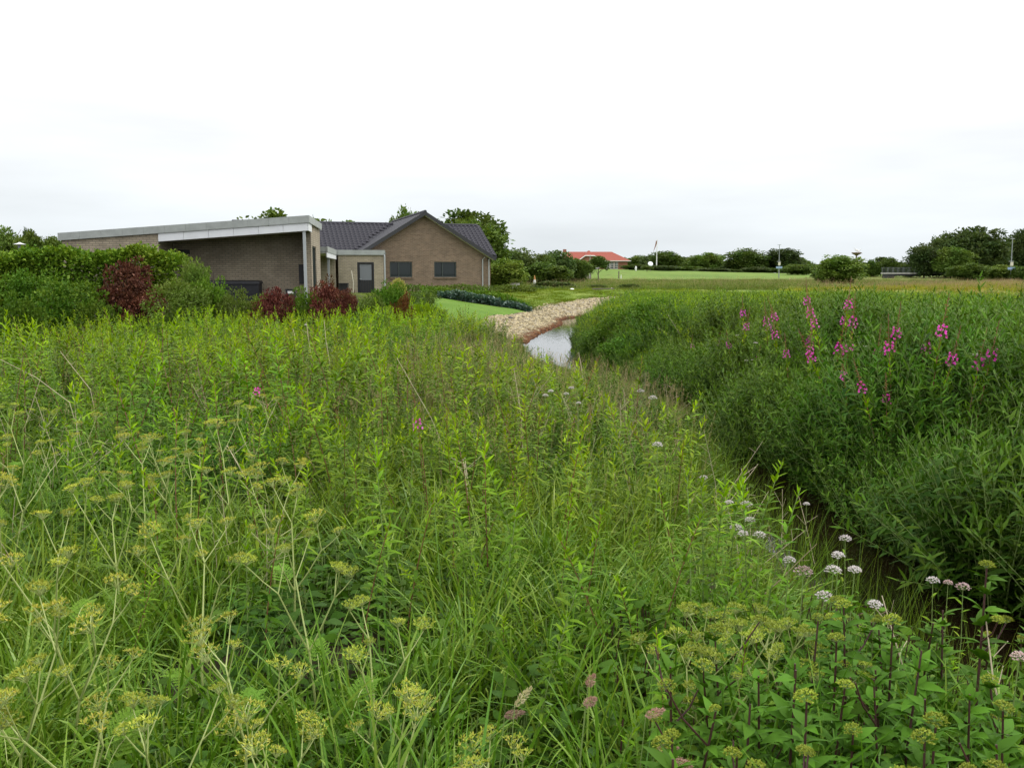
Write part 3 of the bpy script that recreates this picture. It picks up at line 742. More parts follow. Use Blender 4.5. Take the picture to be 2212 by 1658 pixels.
# right of the house
tree(1092, 556, 92, 66, 'light', 'broad rounded willow-like bush beside the house corner', 2, name='bush', cat='bush')
tree(1118, 532, 82, 96, 'dark', 'dark bushy tree behind the rounded bush by the house', 0)
tree(1168, 545, 66, 100, 'mid', 'green tree second from the house in the dark thicket', 1)
tree(1202, 538, 78, 104, 'dark', 'tallest dark tree of the thicket left of the red roof', 2)
tree(1245, 556, 66, 106, 'mid', 'rounded green tree at the thicket end before the red house', 3)
tree(1180, 566, 110, 88, 'mid', 'low spreading shrub in front of the dark thicket', 0, name='shrub', cat='shrub')
tree(1293, 553, 48, 118, 'lolly', 'small lollipop-shaped tree standing alone before the red house', 1)
tree(1398, 574, 28, 190, 'lolly', 'young dark tree near the white tilted canopy', 2)
tree(1338, 552, 46, 300, 'mid', 'green treetop just behind the red house end', 3)
TL = [(1385, 551, 60, 'mid'), (1412, 549, 50, 'dark'), (1440, 540, 62, 'mid'), (1470, 554, 60, 'dark'), (1500, 557, 56, 'light'), (1528, 543, 64, 'mid'),
      (1555, 561, 50, 'mid'), (1580, 568, 52, 'dark'), (1612, 536, 80, 'mid'), (1640, 553, 52, 'light'), (1660, 561, 40, 'dark'), (1694, 535, 72, 'dark'),
      (1722, 556, 60, 'mid'), (1745, 566, 60, 'mid')]
for i, (X, Y, W_, kd) in enumerate(TL):
    tree(X, Y, W_ * 1.15, 265 - (i % 3) * 16, kd, ORD[i] + ' tree counted from the red house in the distant tree line', i, 'trees of the distant line', rot=i * 1.3)
TL2 = [(1372, 569, 70), (1400, 559, 76), (1428, 563, 60), (1456, 551, 84), (1494, 559, 80), (1545, 563, 84), (1600, 565, 90), (1650, 561, 84), (1705, 565, 80), (1752, 569, 76), (1850, 575, 70), (1900, 575, 70), (1950, 577, 60)]
for i, (X, Y, W_) in enumerate(TL2):
    tree(X, Y, W_, 330 + (i % 3) * 25, ('mid', 'light', 'dark')[i % 3], ORD[i] + ' pale treetop from the left rising behind the distant tree line', i + 2, 'treetops behind the distant line', rot=i * 2.1)
LOW = [(1375, 570, 70), (1430, 572, 80), (1485, 574, 70), (1540, 578, 70), (1575, 580, 60), (1630, 575, 60), (1668, 578, 50)]
for i, (X, Y, W_) in enumerate(LOW):
    tree(X, Y, W_, 225 - (i % 2) * 10, 'dark' if i % 2 else 'mid', ORD[i] + ' low shrub from the flagpole at the foot of the distant trees', i + 1, 'shrubs below the distant tree line', rot=i * .9, name='shrub', cat='shrub')
tree(1724, 569, 76, 170, 'mid', 'wide green shrub right of the mast with the pale blue sign', 2, name='shrub', cat='shrub')
tree(1818, 549, 104, 92, 'light', 'large rounded light green bush under the stork nest', 0, name='bush', cat='bush')
tree(1785, 566, 60, 98, 'mid', 'small bush leaning against the large rounded bush', 1, name='bush', cat='bush')
for i, (X, Y, W_) in enumerate([(1886, 560, 40), (1905, 548, 34), (1925, 553, 36), (1945, 560, 30), (1960, 566, 36), (1872, 568, 40)]):
    tree(X, Y, W_, 160 + (i % 2) * 8, 'pine' if i % 2 else 'mid', ['broad', 'tallest', 'second tallest', 'slim', 'lowest', 'leftmost'][i] + ' young tree in the spiky row left of the tall trees', i, 'young trees in a row', rot=i)
tree(2000, 522, 74, 150, 'dark', 'lowest crown on the left flank of the tall tree group', 0)
tree(2046, 497, 66, 154, 'dark', 'tall dark crown left of the broadest one', 1)
tree(2112, 485, 118, 152, 'dark', 'broadest and tallest dark tree on the right', 2)
tree(2062, 530, 76, 146, 'mid', 'middle green tree in front of the tall group', 3)
tree(2150, 520, 70, 158, 'dark', 'dark tree filling the right flank of the tall group', 0)
tree(2185, 506, 50, 160, 'dark', 'spiky dark tree beside the second mast', 1)
tree(2214, 490, 60, 158, 'dark', 'dark tree cut by the right picture edge', 2)
tree(2095, 566, 84, 118, 'mid', 'bronze green shrub below the tall trees', 1, name='shrub', cat='shrub')
tree(2165, 570, 70, 120, 'light', 'yellowish shrub at the foot of the second mast', 2, name='shrub', cat='shrub')
tree(2210, 574, 60, 118, 'mid', 'low shrub near the right picture edge', 3, name='shrub', cat='shrub')
for i, (X, Y, W_, y) in enumerate([(1195, 606, 90, 72), (1150, 616, 70, 66), (1290, 613, 46, 68), (1360, 612, 44, 68), (1235, 616, 60, 70)]):
    tree(X, Y, W_, y, 'mid', ['dark green clump below the thicket', 'low clump beside the rounded bush', 'small clump near the white stone', 'round dark clump above the plank', 'clump behind the white stone'][i] + ' on the verge', i, name='shrub', cat='shrub', rot=i)

# shrubs of the garden edge (leaf sized faces)
def shrub_mesh(mat, seed, ncl, per, size, ragged=.35, rx=1.0, rz=.9, cz=.86):
    return crown_mesh('foliage', mat, rx, rz, cz, ncl, per, size, seed, ragged=ragged, up=.5)
SH = {}
for kd, mt, sd, ncl, per, sz in (('green', 'bush_leaf', 1, 70, 110, .085), ('dark', 'hedge_leaf', 2, 70, 110, .08), ('olive', 'olive_leaf', 3, 80, 110, .07),
                                 ('purple', 'purple_leaf', 4, 80, 100, .085), ('bronze', 'bronze_leaf', 5, 60, 90, .09), ('lime', 'lime_leaf', 6, 50, 90, .11),
                                 ('yellow', 'yellow_leaf', 7, 44, 80, .15), ('light', 'tree_leaf_light', 8, 70, 110, .08)):
    SH[kd] = [shrub_mesh(MAT[mt], sd * 10 + v, ncl, per, sz) for v in range(2)]
def stems_mesh(seed, mat=None):
    rng = np.random.default_rng(seed); b = MB()
    for i in range(7):
        a = i * .9 + rng.uniform(-.2, .2); s = rng.uniform(.25, .6)
        b.tube([(0.04 * math.cos(a), .04 * math.sin(a), -.1), (s * .4 * math.cos(a), s * .4 * math.sin(a), .5), (s * math.cos(a), s * math.sin(a), 1.25)], [.03, .022, .008], 5)
    return b.mesh('stem', mat or MAT['bark'])
STM = [stems_mesh(i) for i in range(3)]
def shrub(X, Yt, Wd, y, kind, label, v=0, rot=0.0, base=None, name='shrub'):
    p = at(X, Yt, y); g = hz(p.x, y) if base is None else base
    H = p.z - g; r = Wd * S2 / FPX * y / 2
    t = empty(name, (p.x, y, g), rot, label, 'shrub', 'shrubs along the garden edge')
    f = bpy.data.objects.new('foliage', SH[kind][v % 2]); link(f, t); f.scale = (r, r, H / 1.72)
    s = bpy.data.objects.new('stem', STM[v % 3]); link(s, t); s.scale = (r, r, H / 1.72)
    return t
shrub(30, 628, 120, 19, 'green', 'yellow green leafy shrub at the left picture edge', 0)
shrub(70, 578, 130, 27, 'green', 'green shrub under the hedge at far left', 1)
shrub(150, 592, 170, 24, 'dark', 'broad dark green shrub left of the large purple one', 0)
shrub(215, 640, 90, 23, 'dark', 'low dark shrub at the foot of the large purple shrub', 1)
shrub(272, 560, 138, 25, 'purple', 'largest purple red leaved shrub in front of the hedge', 0)
shrub(300, 625, 110, 24.5, 'purple', 'lower purple shrub under the largest one', 1, rot=2)
shrub(422, 556, 74, 28, 'light', 'slender light green shrub at the corner of the hedge', 0, name='young_tree')
shrub(385, 604, 150, 24, 'olive', 'wide olive green shrub right of the purple one', 0)
shrub(452, 596, 84, 25, 'green', 'bright green rounded shrub before the porch', 1)
shrub(500, 622, 80, 24.5, 'olive', 'olive shrub below the black tub', 1)
shrub(548, 632, 90, 25, 'light', 'grey green shrub with pale tips below the black tub', 1)
shrub(598, 616, 74, 25, 'purple', 'dark red shrub left of the porch post', 1)
shrub(570, 645, 60, 24.4, 'purple', 'low dark red shrub beside the taller red one', 0, rot=1)
shrub(655, 618, 78, 25.5, 'green', 'green shrub between two dark red shrubs', 0)
shrub(712, 611, 86, 25, 'purple', 'dark red shrub in front of the annex', 0, rot=1.4)
shrub(748, 620, 50, 25.2, 'purple', 'dark red shrub nearest the dark door', 1, rot=.6)
shrub(700, 600, 60, 29, 'bronze', 'orange brown shrub behind the dark red ones', 0)
shrub(800, 632, 96, 25, 'light', 'light green herb-like shrub below the dark door', 1, rot=1)
shrub(838, 606, 74, 29, 'green', 'green shrub left of the yellow one', 1, rot=2)
shrub(858, 604, 40, 31, 'yellow', 'small bright yellow shrub below the left house window', 0)
shrub(872, 636, 56, 25.5, 'bronze', 'reddish brown shrub with bare stems before the lawn', 1)
shrub(912, 652, 54, 27, 'lime', 'lime green shrub at the corner of the lawn', 0)
shrub(905, 627, 90, 36, 'olive', 'grey olive shrub below the house wall', 1)
shrub(940, 662, 60, 29, 'olive', 'yellowish olive shrub by the lawn edge', 0)

for i, (X, Yt, W_, lab) in enumerate([(1338, 664, 120, 'bushy green scrub mound nearest the stream bend'), (1300, 706, 110, 'lower scrub mound overhanging the stream bend'), (1412, 646, 130, 'broad scrub mound right of the stream bend'), (1370, 730, 150, 'dark scrub mound below the others on the right bank')]):
    xx, yy = hit_right(X, Yt, 1.25 if i != 3 else 1.35); shrub(X, Yt, W_, yy, 'green', lab, i, rot=i * 1.2)
# clipped hedge at the left, low hedge along the house, blue green ground cover
def leafbox(name, segs, size, n, mat, seed, jag=.12):
    """leaves over the top and sides of a clipped run; segs = [(x, y, half depth, height)]"""
    rng = np.random.default_rng(seed); S = np.array(segs, float); b = MB()
    L = np.concatenate([[0], np.cumsum(np.hypot(np.diff(S[:, 0]), np.diff(S[:, 1])))])
    s = rng.uniform(0, L[-1], n); x = np.interp(s, L, S[:, 0]); y = np.interp(s, L, S[:, 1]); dp = np.interp(s, L, S[:, 2]); H = np.interp(s, L, S[:, 3])
    H = H * (1 + .05 * np.sin(s * 2.1) + .04 * np.sin(s * 5.3 + 1))
    u = rng.uniform(-1, 1, n); face = rng.uniform(0, 1, n)
    zz = np.where(face < .3, 1.0, rng.uniform(.02, 1, n)); uu = np.where(face < .3, u, np.where(face < .65, -1.0, np.where(face < .8, 1.0, u)))
    g = h(x, y)
    P = np.stack([x, y + uu * dp, g + zz * H], 1) + rng.normal(0, jag, (n, 3)) * np.array([1, 1, .8])
    D = np.stack([rng.normal(0, .6, n), uu * .7 + rng.normal(0, .5, n), .3 + (face < .4) * .7 + rng.normal(0, .4, n)], 1)
    l = size * rng.uniform(.6, 1.3, n)
    b.leaves(P, D, l, l * .6, .2, 0, LP_TREE, rng, 1.0)
    return b.build(name, mat)
hp0 = at(-120, 553, 31)
HG = [(-23, 29.5, .7, 2.15), (at(100, 553, 31).x, 31, .7, at(100, 555, 31).z - hz(at(100, 553, 31).x, 31)), (at(260, 553, 31.5).x, 31.5, .7, at(260, 548, 31.5).z - hz(-11, 31.5)), (at(392, 553, 32).x, 32, .65, at(392, 556, 32).z - hz(-10, 32))]
t = empty('hedge', (-15, 31, hz(-15, 31)), 0, 'tall clipped green hedge in front of the long grey building', 'hedge')
o = leafbox('foliage', HG, .14, 52000, MAT['hedge_leaf'], 5); o.parent = t; o.matrix_parent_inverse = Matrix.Translation((15, -31, -hz(-15, 31)))
b = MB(); rr = random.Random(3)
for i in range(26):
    x = -22.5 + i * .46; y = 29.6 + i * .09; g = hz(x, y)
    b.tube([(x, y, g - .1), (x + rr.uniform(-.1, .1), y, g + .8), (x + rr.uniform(-.2, .2), y + rr.uniform(-.3, .3), g + 1.7)], [.05, .04, .015], 5)
o = b.build('stem', MAT['bark'], t); o.matrix_parent_inverse = Matrix.Translation((15, -31, -hz(-15, 31)))
def edging(name, pts, size, n, mat, seed, label, cat, jag):
    return tag(leafbox(name, pts, size, n, MAT[mat], seed, jag), label, cat)
edging('low_hedge', [(-6.8, 52.2, .5, .42), (-3.5, 52.6, .45, .42), (-.5, 53.6, .4, .36), (1.5, 54.5, .4, .2)], .11, 5200, 'olive_leaf', 8, 'low dark hedge strip along the foot of the house wall', 'hedge', .08)
edging('fern_bed', [(-5.0, 47.3, .6, .42), (-2.5, 47.6, .6, .35), (-.4, 47.0, .6, .38), (.9, 46.0, .5, .25)], .14, 3600, 'bush_leaf', 9, 'fresh green leafy bed behind the blue green plants', 'plant bed', .10)
edging('ground_cover', [(-3.9, 46.0, .4, .2), (-2.9, 46.2, .5, .34), (-1.5, 46.1, .45, .32), (-.7, 45.7, .3, .2)], .16, 3000, 'blue_leaf', 10, 'dark blue green leafy cushion at the upper lawn edge', 'plant', .06)
edging('ground_cover', [(-.55, 45.5, .3, .16), (.2, 45.1, .4, .26), (.95, 44.6, .3, .18)], .15, 1400, 'blue_leaf', 11, 'smaller blue green cushion where the lawn meets the stones', 'plant', .06)

# ------------------------------------------------------------------ red brick house on the knoll and small things far off
RZ = 3.5; rx0 = at(1215, 580, 250).x
red = empty('red_house', (at(1290, 580, 250).x, 250, hz(at(1290, 580, 250).x, 250) + .05), 0, 'red brick house with orange red hipped roof on the far green knoll', 'house')
k_ = .1 * 3000 / 2212                           # metres per picture unit (2212 wide) at that distance
X0 = lambda X: (X - 1290) * k_
b = MB(); b.box(((X0(1215) + X0(1356)) / 2, 5, 1.2), (X0(1356) - X0(1215), 7.6, 2.5)); b.hexa([(X0(1252), -1.5, -.5), (X0(1292), -1.5, -.5), (X0(1292), 1.2, -.5), (X0(1252), 1.2, -.5), (X0(1252), -1.5, 2.6), (X0(1292), -1.5, 2.6), (X0(1292), 1.2, 2.6), (X0(1252), 1.2, 2.6)])
b.hexa([(X0(1252), -1.5, 2.6), (X0(1292), -1.5, 2.6), (X0(1292), 1.2, 2.6), (X0(1252), 1.2, 2.6), (X0(1265), -1.5, 3.85), (X0(1280), -1.5, 3.85), (X0(1280), 1.2, 3.85), (X0(1265), 1.2, 3.85)])
b.build('wall', MAT['brick_red'], red)
def hip(b, xa, xb, ya, yb, z0, z1, ha, hb):
    ym = (ya + yb) / 2
    b.add([(xa, ya, z0), (xb, ya, z0), (xb, yb, z0), (xa, yb, z0), (xa + ha, ym, z1), (xb - hb, ym, z1)], [[(0, 1, 5, 4), (2, 3, 4, 5), (3, 2, 1, 0)], [(1, 2, 5), (3, 0, 4)]])
b = MB(); hip(b, X0(1208), X0(1363), .6, 9.6, 2.45, 5.15, 3.0, 5.2); rrf = b.build('roof', MAT['red_tile'], red)
b = MB(); xa, xb = X0(1249), X0(1296); xm = (X0(1265) + X0(1281)) / 2
b.add([(xa, -2, 2.5), (X0(1263), -2, 3.85), (X0(1282), -2, 3.85), (xb, -2, 2.5), (xm, 0.6, 5.45), (xm, 5, 5.45), (xa, 5, 2.5), (xb, 5, 2.5)], [[(1, 2, 4)], [(0, 1, 4, 5), (2, 3, 7, 5)], [(0, 5, 6), (2, 5, 4)]])
b.build('porch_roof', MAT['red_tile'], red)
b = MB()
for q in ([(xa, -2.04, 2.5), (X0(1263), -2.04, 3.85)], [(X0(1263), -2.04, 3.85), (X0(1282), -2.04, 3.85)], [(X0(1282), -2.04, 3.85), (xb, -2.04, 2.5)]): b.tube(q, .13, 4)
b.build('barge_board', MAT['white_paint'], red)
boxo('gutter', ((X0(1296) + X0(1363)) / 2, .5, 2.42), (X0(1363) - X0(1296), .14, .2), MAT['white_paint'], red)
boxo('chimney', (X0(1222), 4.2, 5.2), (1.0, .8, 1.3), MAT['brick_red'], rrf)
for xa_ in (1314, 1322.5, 1331.5):
    b = MB(); xc = X0(xa_); ww = .95
    for i in range(3): b.box((xc - ww / 2 + i * ww / 2, 1.15, 1.1), (.10, .1, 1.95))
    for i in range(4): b.box((xc, 1.15, .13 + i * .646), (ww - .102, .09, .09))
    wo = b.build('window', MAT['white_paint'], red)
    for i in range(2):
        for j in range(3): boxo('pane', (xc - ww / 4 + i * ww / 2, 1.17, .45 + j * .646), (ww / 2 - .104, .03, .55), MAT['window_glass'], wo)
boxo('window', (X0(1262), -1.53, 1.35), (.9, .06, 1.3), MAT['white_paint'], red); boxo('pane', (X0(1262), -1.575, 1.35), (.66, .02, 1.06), MAT['window_glass'], red)
# white car by the red house
cp = at(1277, 583, 238); car = empty('parked_car', (cp.x, 238, hz(cp.x, 238)), .1, 'white parked car half hidden by the thicket beside the red house', 'car')
b = MB(); prof = [(-2.0, .35), (-2.0, .85), (-1.5, .95), (-.9, 1.42), (.7, 1.45), (1.5, .98), (2.05, .8), (2.05, .35)]
n = len(prof); V = [(x, -.8 + (.14 if z > 1.2 else 0), z) for x, z in prof] + [(x, .8 - (.14 if z > 1.2 else 0), z) for x, z in prof]
b.add(V, [[tuple(range(n)), tuple(range(2 * n - 1, n - 1, -1))], [(i, n + i, n + (i + 1) % n, (i + 1) % n) for i in range(n)]]); b.build('body', MAT['white_paint'], car)
b = MB(); b.hexa([(-1.2, -.82, 1.0), (1.1, -.82, 1.0), (1.1, -.78, 1.0), (-1.2, -.78, 1.0), (-.8, -.70, 1.36), (.62, -.70, 1.36), (.62, -.66, 1.36), (-.8, -.66, 1.36)]); b.build('side_window', MAT['window_glass'], car)
for xx in (-1.25, 1.3):
    for yy in (-.78, .62):
        b = MB(); b.tube([(xx, yy, .32), (xx, yy + .16, .32)], .32, 12); b.build('wheel', MAT['black_cover'], car)
# flagpole with its narrow pennant
fp = at(1418, 586, 225); g = hz(fp.x, 225); fl = empty('flagpole', (fp.x, 225, g), 0, 'white flagpole with narrow pennant on the far lawn', 'flagpole')
Hf = at(1418, 518, 225).z - g
b = MB(); b.tube([(0, 0, -.3), (0, 0, Hf * .55), (0, 0, Hf)], [.15, .11, .06], 8); b.build('pole', MAT['white_paint'], fl)
b = MB(); b.lathe([(.02, Hf), (.1, Hf + .06), (.1, Hf + .14), (.02, Hf + .2)], 8); b.build('finial', MAT['ivory'], fl)
b = MB(); q = [(-.08 - .3 * i / 8 * 3, .0, Hf - .2 - (i / 8) ** .8 * 3.0) for i in range(9)]
for i in range(8):
    w0, w1 = .22 * (1 - i / 8.5), .22 * (1 - (i + 1) / 8.5)
    a_, c_ = q[i], q[i + 1]
    b.add([(a_[0] - w0, .01, a_[2]), (a_[0] + w0, .01, a_[2] + .05), (c_[0] + w1, .01, c_[2] + .05), (c_[0] - w1, .01, c_[2]), (a_[0] - w0, -.01, a_[2]), (a_[0] + w0, -.01, a_[2] + .05), (c_[0] + w1, -.01, c_[2] + .05), (c_[0] - w1, -.01, c_[2])], [[(0, 1, 2, 3), (7, 6, 5, 4), (0, 4, 5, 1), (3, 2, 6, 7)]])
b.build('pennant', MAT['brick_red'], fl)
# tilted white canopy, white markers, cone, shelter, mast etc.
cpn = at(1405, 575, 200); g = hz(cpn.x, 200); cn = empty('tilted_parasol', (cpn.x, 200, g), 0, 'white tilted oval parasol left of the flagpole', 'parasol')
zc = at(1405, 569, 200).z - g
b = MB(); b.lathe([(.02, .14), (.32, .11), (.5, .05), (.6, 0), (.58, -.02), (.02, .05)], 16); o = b.build('canopy', MAT['white_panel'], cn); o.location = (0, 0, zc); o.rotation_euler = (R(52), R(-26), R(25))
b = MB(); b.tube([(0, .1, -.2), (0, .1, zc + .1)], .06, 6); b.build('pole', MAT['timber_grey'], cn)
def marker(X, Yb, Yt, y, prof, label, mats=('white_paint',)):
    p = at(X, Yb, y); g = hz(p.x, y); H = at(X, Yt, y).z - g; hh = max(H, .4)
    b = MB(); b.lathe([(r * hh, z * hh) for r, z in prof], 10)
    o = b.build('white_marker', MAT['white_paint'], loc=(p.x, y, g)); return tag(o, label, 'marker'), p, g, hh
_, p, g, hh = marker(1341.5, 605, 593, 135, [(.13, 0), (.15, .25), (.12, .5), (.06, .62), (.09, .75), (.085, .9), (.03, 1)], 'upright white marker on the lawn beside a dark post')
o = boxo('short_post', (0, 0, .55), (.16, .14, 1.3), MAT['timber_grey']); o.location = (p.x - .35, 135.1, g); tag(o, 'short dark post beside the white marker on the knoll', 'post')
_, p, g, hh = marker(1373.5, 586, 574, 205, [(.12, 0), (.17, .2), (.2, .5), (.17, .8), (.06, 1)], 'oval white marker at the lawn edge near the red house')
cp = at(1155, 597, 84); g = hz(cp.x, 84); cn = empty('cone_marker', (cp.x, 84, g), 0, 'small white and orange cone-like marker under the dark thicket', 'marker')
hh = (at(1155, 586, 84).z - g) * .75
b = MB(); b.lathe([(.12, 0), (.13, hh * .45), (.11, hh * .46), (.10, hh * .6)], 10); b.build('base', MAT['white_paint'], cn)
b = MB(); b.lathe([(.095, hh * .605), (.06, hh * .85), (.02, hh * 1.0)], 10); b.build('cone', MAT['orange_paint'], cn)
sp = at(1261, 600, 126); g = hz(sp.x, 126); sh = empty('timber_shelter', (sp.x, 126, g), 0, 'dark timber shelter with flat roof and half-height wall', 'shelter')
for xx in (-.95, .95):
    for yy in (-.7, .7): boxo('post', (xx, yy, .95), (.13, .13, 2.3), MAT['timber_grey'], sh)
for i in range(4): boxo('board', (0, -.72, .12 + i * .2), (2.05, .05, .19), MAT['timber_grey'], sh)
boxo('roof', (-.2, 0, 2.15), (3.2, 2.3, .16), MAT['timber_grey'], sh); boxo('roof_edge', (.0, -1.19, 2.17), (2.8, .05, .12), MAT['concrete'], sh); boxo('back_wall', (-.6, .72, 1.0), (.7, .06, 1.9), MAT['black_board'], sh)
pp = at(1274, 601, 124); b = MB(); b.tube([(0, 0, -.2), (0, 0, at(1274, 549, 124).z - hz(pp.x, 124))], [.06, .04], 8)
tag(b.build('thin_pole', MAT['concrete'], loc=(pp.x, 124, hz(pp.x, 124))), 'thin bare grey pole standing beside the timber shelter', 'pole')
def mast(X, Yt, Yb, y, label, ysign):
    p = at(X, Yb, y); g = hz(p.x, y); H = at(X, Yt, y).z - g; zs_ = at(X, ysign, y).z - g
    ms = empty('mast', (p.x, y, g), 0, label, 'mast')
    b = MB(); b.tube([(.12, 0, -.3), (.06, 0, H * .5), (0, 0, H)], [.10, .07, .05], 8); b.build('pole', MAT['mast_steel'], ms)
    boxo('sign', (.06, -.13, zs_), (1.0, .05, .32), MAT['blue_sign'], ms); boxo('control_box', (.07, -.13, zs_ + .6), (.32, .18, .5), MAT['ivory'], ms)
    b = MB(); b.tube([(-.28, 0, H), (.28, 0, H)], .05, 6); b.build('crossbar', MAT['steel_grey'], ms); b = MB(); b.tube([(-.3, -.05, zs_ + .95), (.35, -.05, zs_ + .95)], .035, 6); b.build('bracket', MAT['steel_grey'], ms)
mast(1681, 528, 596, 140, 'tall thin mast with pale blue sign in front of a dark tree', 577)
mast(2182, 515, 588, 118, 'second mast with small pale sign near the right picture edge', 579)
# stork nest on its pole, two white birds
nx_ = at(1850, 555, 160); g = hz(nx_.x, 160); zn = at(1850, 545, 160).z - g
ns = empty('nest_pole', (nx_.x, 160, g), 0, 'bowl-shaped stick nest on a pole rising above the rounded bush', 'nest')
b = MB(); b.tube([(0, 0, -.3), (0, 0, zn - .5)], [.16, .13], 8); b.build('pole', MAT['timber_grey'], ns)
rng = np.random.default_rng(4); b = MB(); b.lathe([(.12, zn - .62), (.35, zn - .42), (.75, zn - .22), (.9, zn - .02), (.8, zn + .03), (.4, zn - .03)], 14)
n = 160; a = rng.uniform(0, 6.28, n); rr_ = rng.uniform(.5, .9, n); P = np.stack([np.cos(a) * rr_, np.sin(a) * rr_, zn - .35 + rr_ * .38 + rng.uniform(-.08, .04, n)], 1)
b.leaves(P, np.stack([-np.sin(a) + rng.normal(0, .4, n), np.cos(a) + rng.normal(0, .4, n), rng.normal(0, .25, n)], 1), rng.uniform(.25, .5, n), .03, .1, 0, LP_TREE, rng)
b.build('stick_bowl', MAT['brown_stem'], ns)
def bird(dx, rz, low, label):
    b = MB(); b.tube([(-.42, 0, .16), (-.3, 0, .22), (-.05, 0, .30), (.15, 0, .30), (.26, 0, .36), (.30, 0, .48), (.31, 0, .60), (.36, 0, .645), (.44, 0, .63), (.66, 0, .58)], [.01, .08, .14, .13, .08, .045, .045, .055, .03, .006], 8)
    for s in (-.05, .05): b.tube([(.02, s, .2), (.04, s, 0), (.02, s, -.2)], [.025, .014, .014], 5)
    o = b.build('white_bird', MAT['white_paint'], None, True); o.location = (nx_.x + dx, 160, g + zn + low); o.rotation_euler = (0, 0, rz); tag(o, label, 'bird')
bird(-.05, 2.9, .18, 'white bird standing in the middle of the stick nest'); bird(.36, .4, .02, 'white bird sitting low at the right of the stick nest')
# footbridge on the right
bc = at(1990, 590, 150); br = empty('footbridge', (bc.x, 150, 2.35), R(4), 'low grey footbridge with mesh railings in front of the tall trees', 'bridge')
Lb = 150 * S2 / FPX * 165
boxo('deck', (0, 0, 0), (Lb, 2.2, .22), MAT['concrete'], br)
for yy in (-1.05, 1.05):
    for i in range(15): boxo('railing_post', (-Lb / 2 + .2 + i * (Lb - .4) / 14, yy, .54), (.045, .045, .86), MAT['bridge_steel'], br)
    boxo('rail', (0, yy, .98), (Lb, .06, .05), MAT['bridge_steel'], br)
    for k in range(4): boxo('rail', (0, yy, .26 + k * .18), (Lb - .02, .025, .025), MAT['bridge_steel'], br)
for xx in (-Lb / 2 + .8, Lb / 2 - .8): boxo('abutment', (xx, 0, -.62), (1.2, 2.0, 1.0), MAT['black_board'], br)
boxo('girder', (0, 0, -.27), (Lb - 2.9, 1.7, .3), MAT['black_board'], br)
# garden lamp, planter, stones, plank
lp = at(45, 560, 48); g = hz(lp.x, 48); la = empty('garden_lamp', (lp.x, 48, g), 0, 'grey garden lamp with flat disc hat above the hedge', 'lamp')
zt = at(45, 525, 48).z - g
b = MB(); b.tube([(0, 0, -.2), (0, 0, zt - .38)], .05, 8); b.build('post', MAT['steel_grey'], la)
b = MB(); b.lathe([(.08, zt - .38), (.1, zt - .34), (.11, zt - .12), (.12, zt - .08)], 12); b.build('lens', MAT['frosted_glass'], la)
b = MB(); b.lathe([(.3, zt - .08), (.34, zt - .05), (.12, zt + .0), (.03, zt + .06)], 20); b.build('lamp_hat', MAT['white_panel'], la)
pp = at(1112, 614, 63); g = hz(pp.x, 63); pl_ = empty('planter', (pp.x, 63, g), 0, 'pale concrete planter with clipped plant beside the house', 'planter')
b = MB(); b.lathe([(.28, 0), (.32, .1), (.36, .45), (.4, .5), (.36, .5), (.3, .42)], 14); b.build('pot', MAT['concrete'], pl_)
f = bpy.data.objects.new('foliage', SH['olive'][0]); link(f, pl_); f.location = (0, 0, .42); f.scale = (.38, .38, .22)
def rock(X, Y, y, sx, sy, sz, mat, label, name='boulder'):
    p = at(X, Y, y); g = hz(p.x, y); rng = np.random.default_rng(int(X)); bm = bmesh.new(); bmesh.ops.create_icosphere(bm, subdivisions=3, radius=1)
    for v in bm.verts:
        c = v.co; f = 1 + .12 * math.sin(c.x * 4 + X) + .1 * math.sin(c.y * 5 + 1) + .08 * math.sin(c.z * 6) + rng.normal(0, .01)
        v.co = Vector((c.x * sx * f, c.y * sy * f, c.z * sz * f))
    me = bpy.data.meshes.new(name); bm.to_mesh(me); bm.free(); me.materials.append(MAT[mat]); [setattr(q, 'use_smooth', True) for q in me.polygons]
    o = bpy.data.objects.new(name, me); link(o); o.location = (p.x, y, g + sz * .45); return tag(o, label, 'boulder')
rock(1236, 629, 61, .13, .11, .09, 'white_paint', 'small white stone lying on the verge grass')
rock(1322, 624, 60, .2, .16, .14, 'ivory', 'pale tan boulder beside the plank at the pond edge')
p_ = at(1303, 629, 59); b = MB(); b.box((0, 0, .12), (1.5, .28, .09), rz=.05); b.box((-.5, 0, .0), (.1, .24, .2)); b.box((.5, 0, .0), (.1, .24, .2)); tag(b.build('plank_bench', MAT['timber_grey'], loc=(p_.x, 59, hz(p_.x, 59))), 'dark flat plank lying left of the tan boulder', 'plank')
p_ = at(1345, 629, 60); b = MB(); b.hexa([(-.7, -.3, 0), (.7, -.35, 0), (.75, .3, 0), (-.65, .33, 0), (-.66, -.27, .13), (.66, -.3, .11), (.7, .26, .12), (-.6, .3, .14)]); tag(b.build('stone_slab', MAT['concrete'], loc=(p_.x, 60, hz(p_.x, 60))), 'flat grey stone slab right of the tan boulder', 'stone')
rock(1103, 689, hit(1103, 689)[1], .09, .08, .08, 'black_board', 'tiny dark stone on the lawn edge by the gravel')
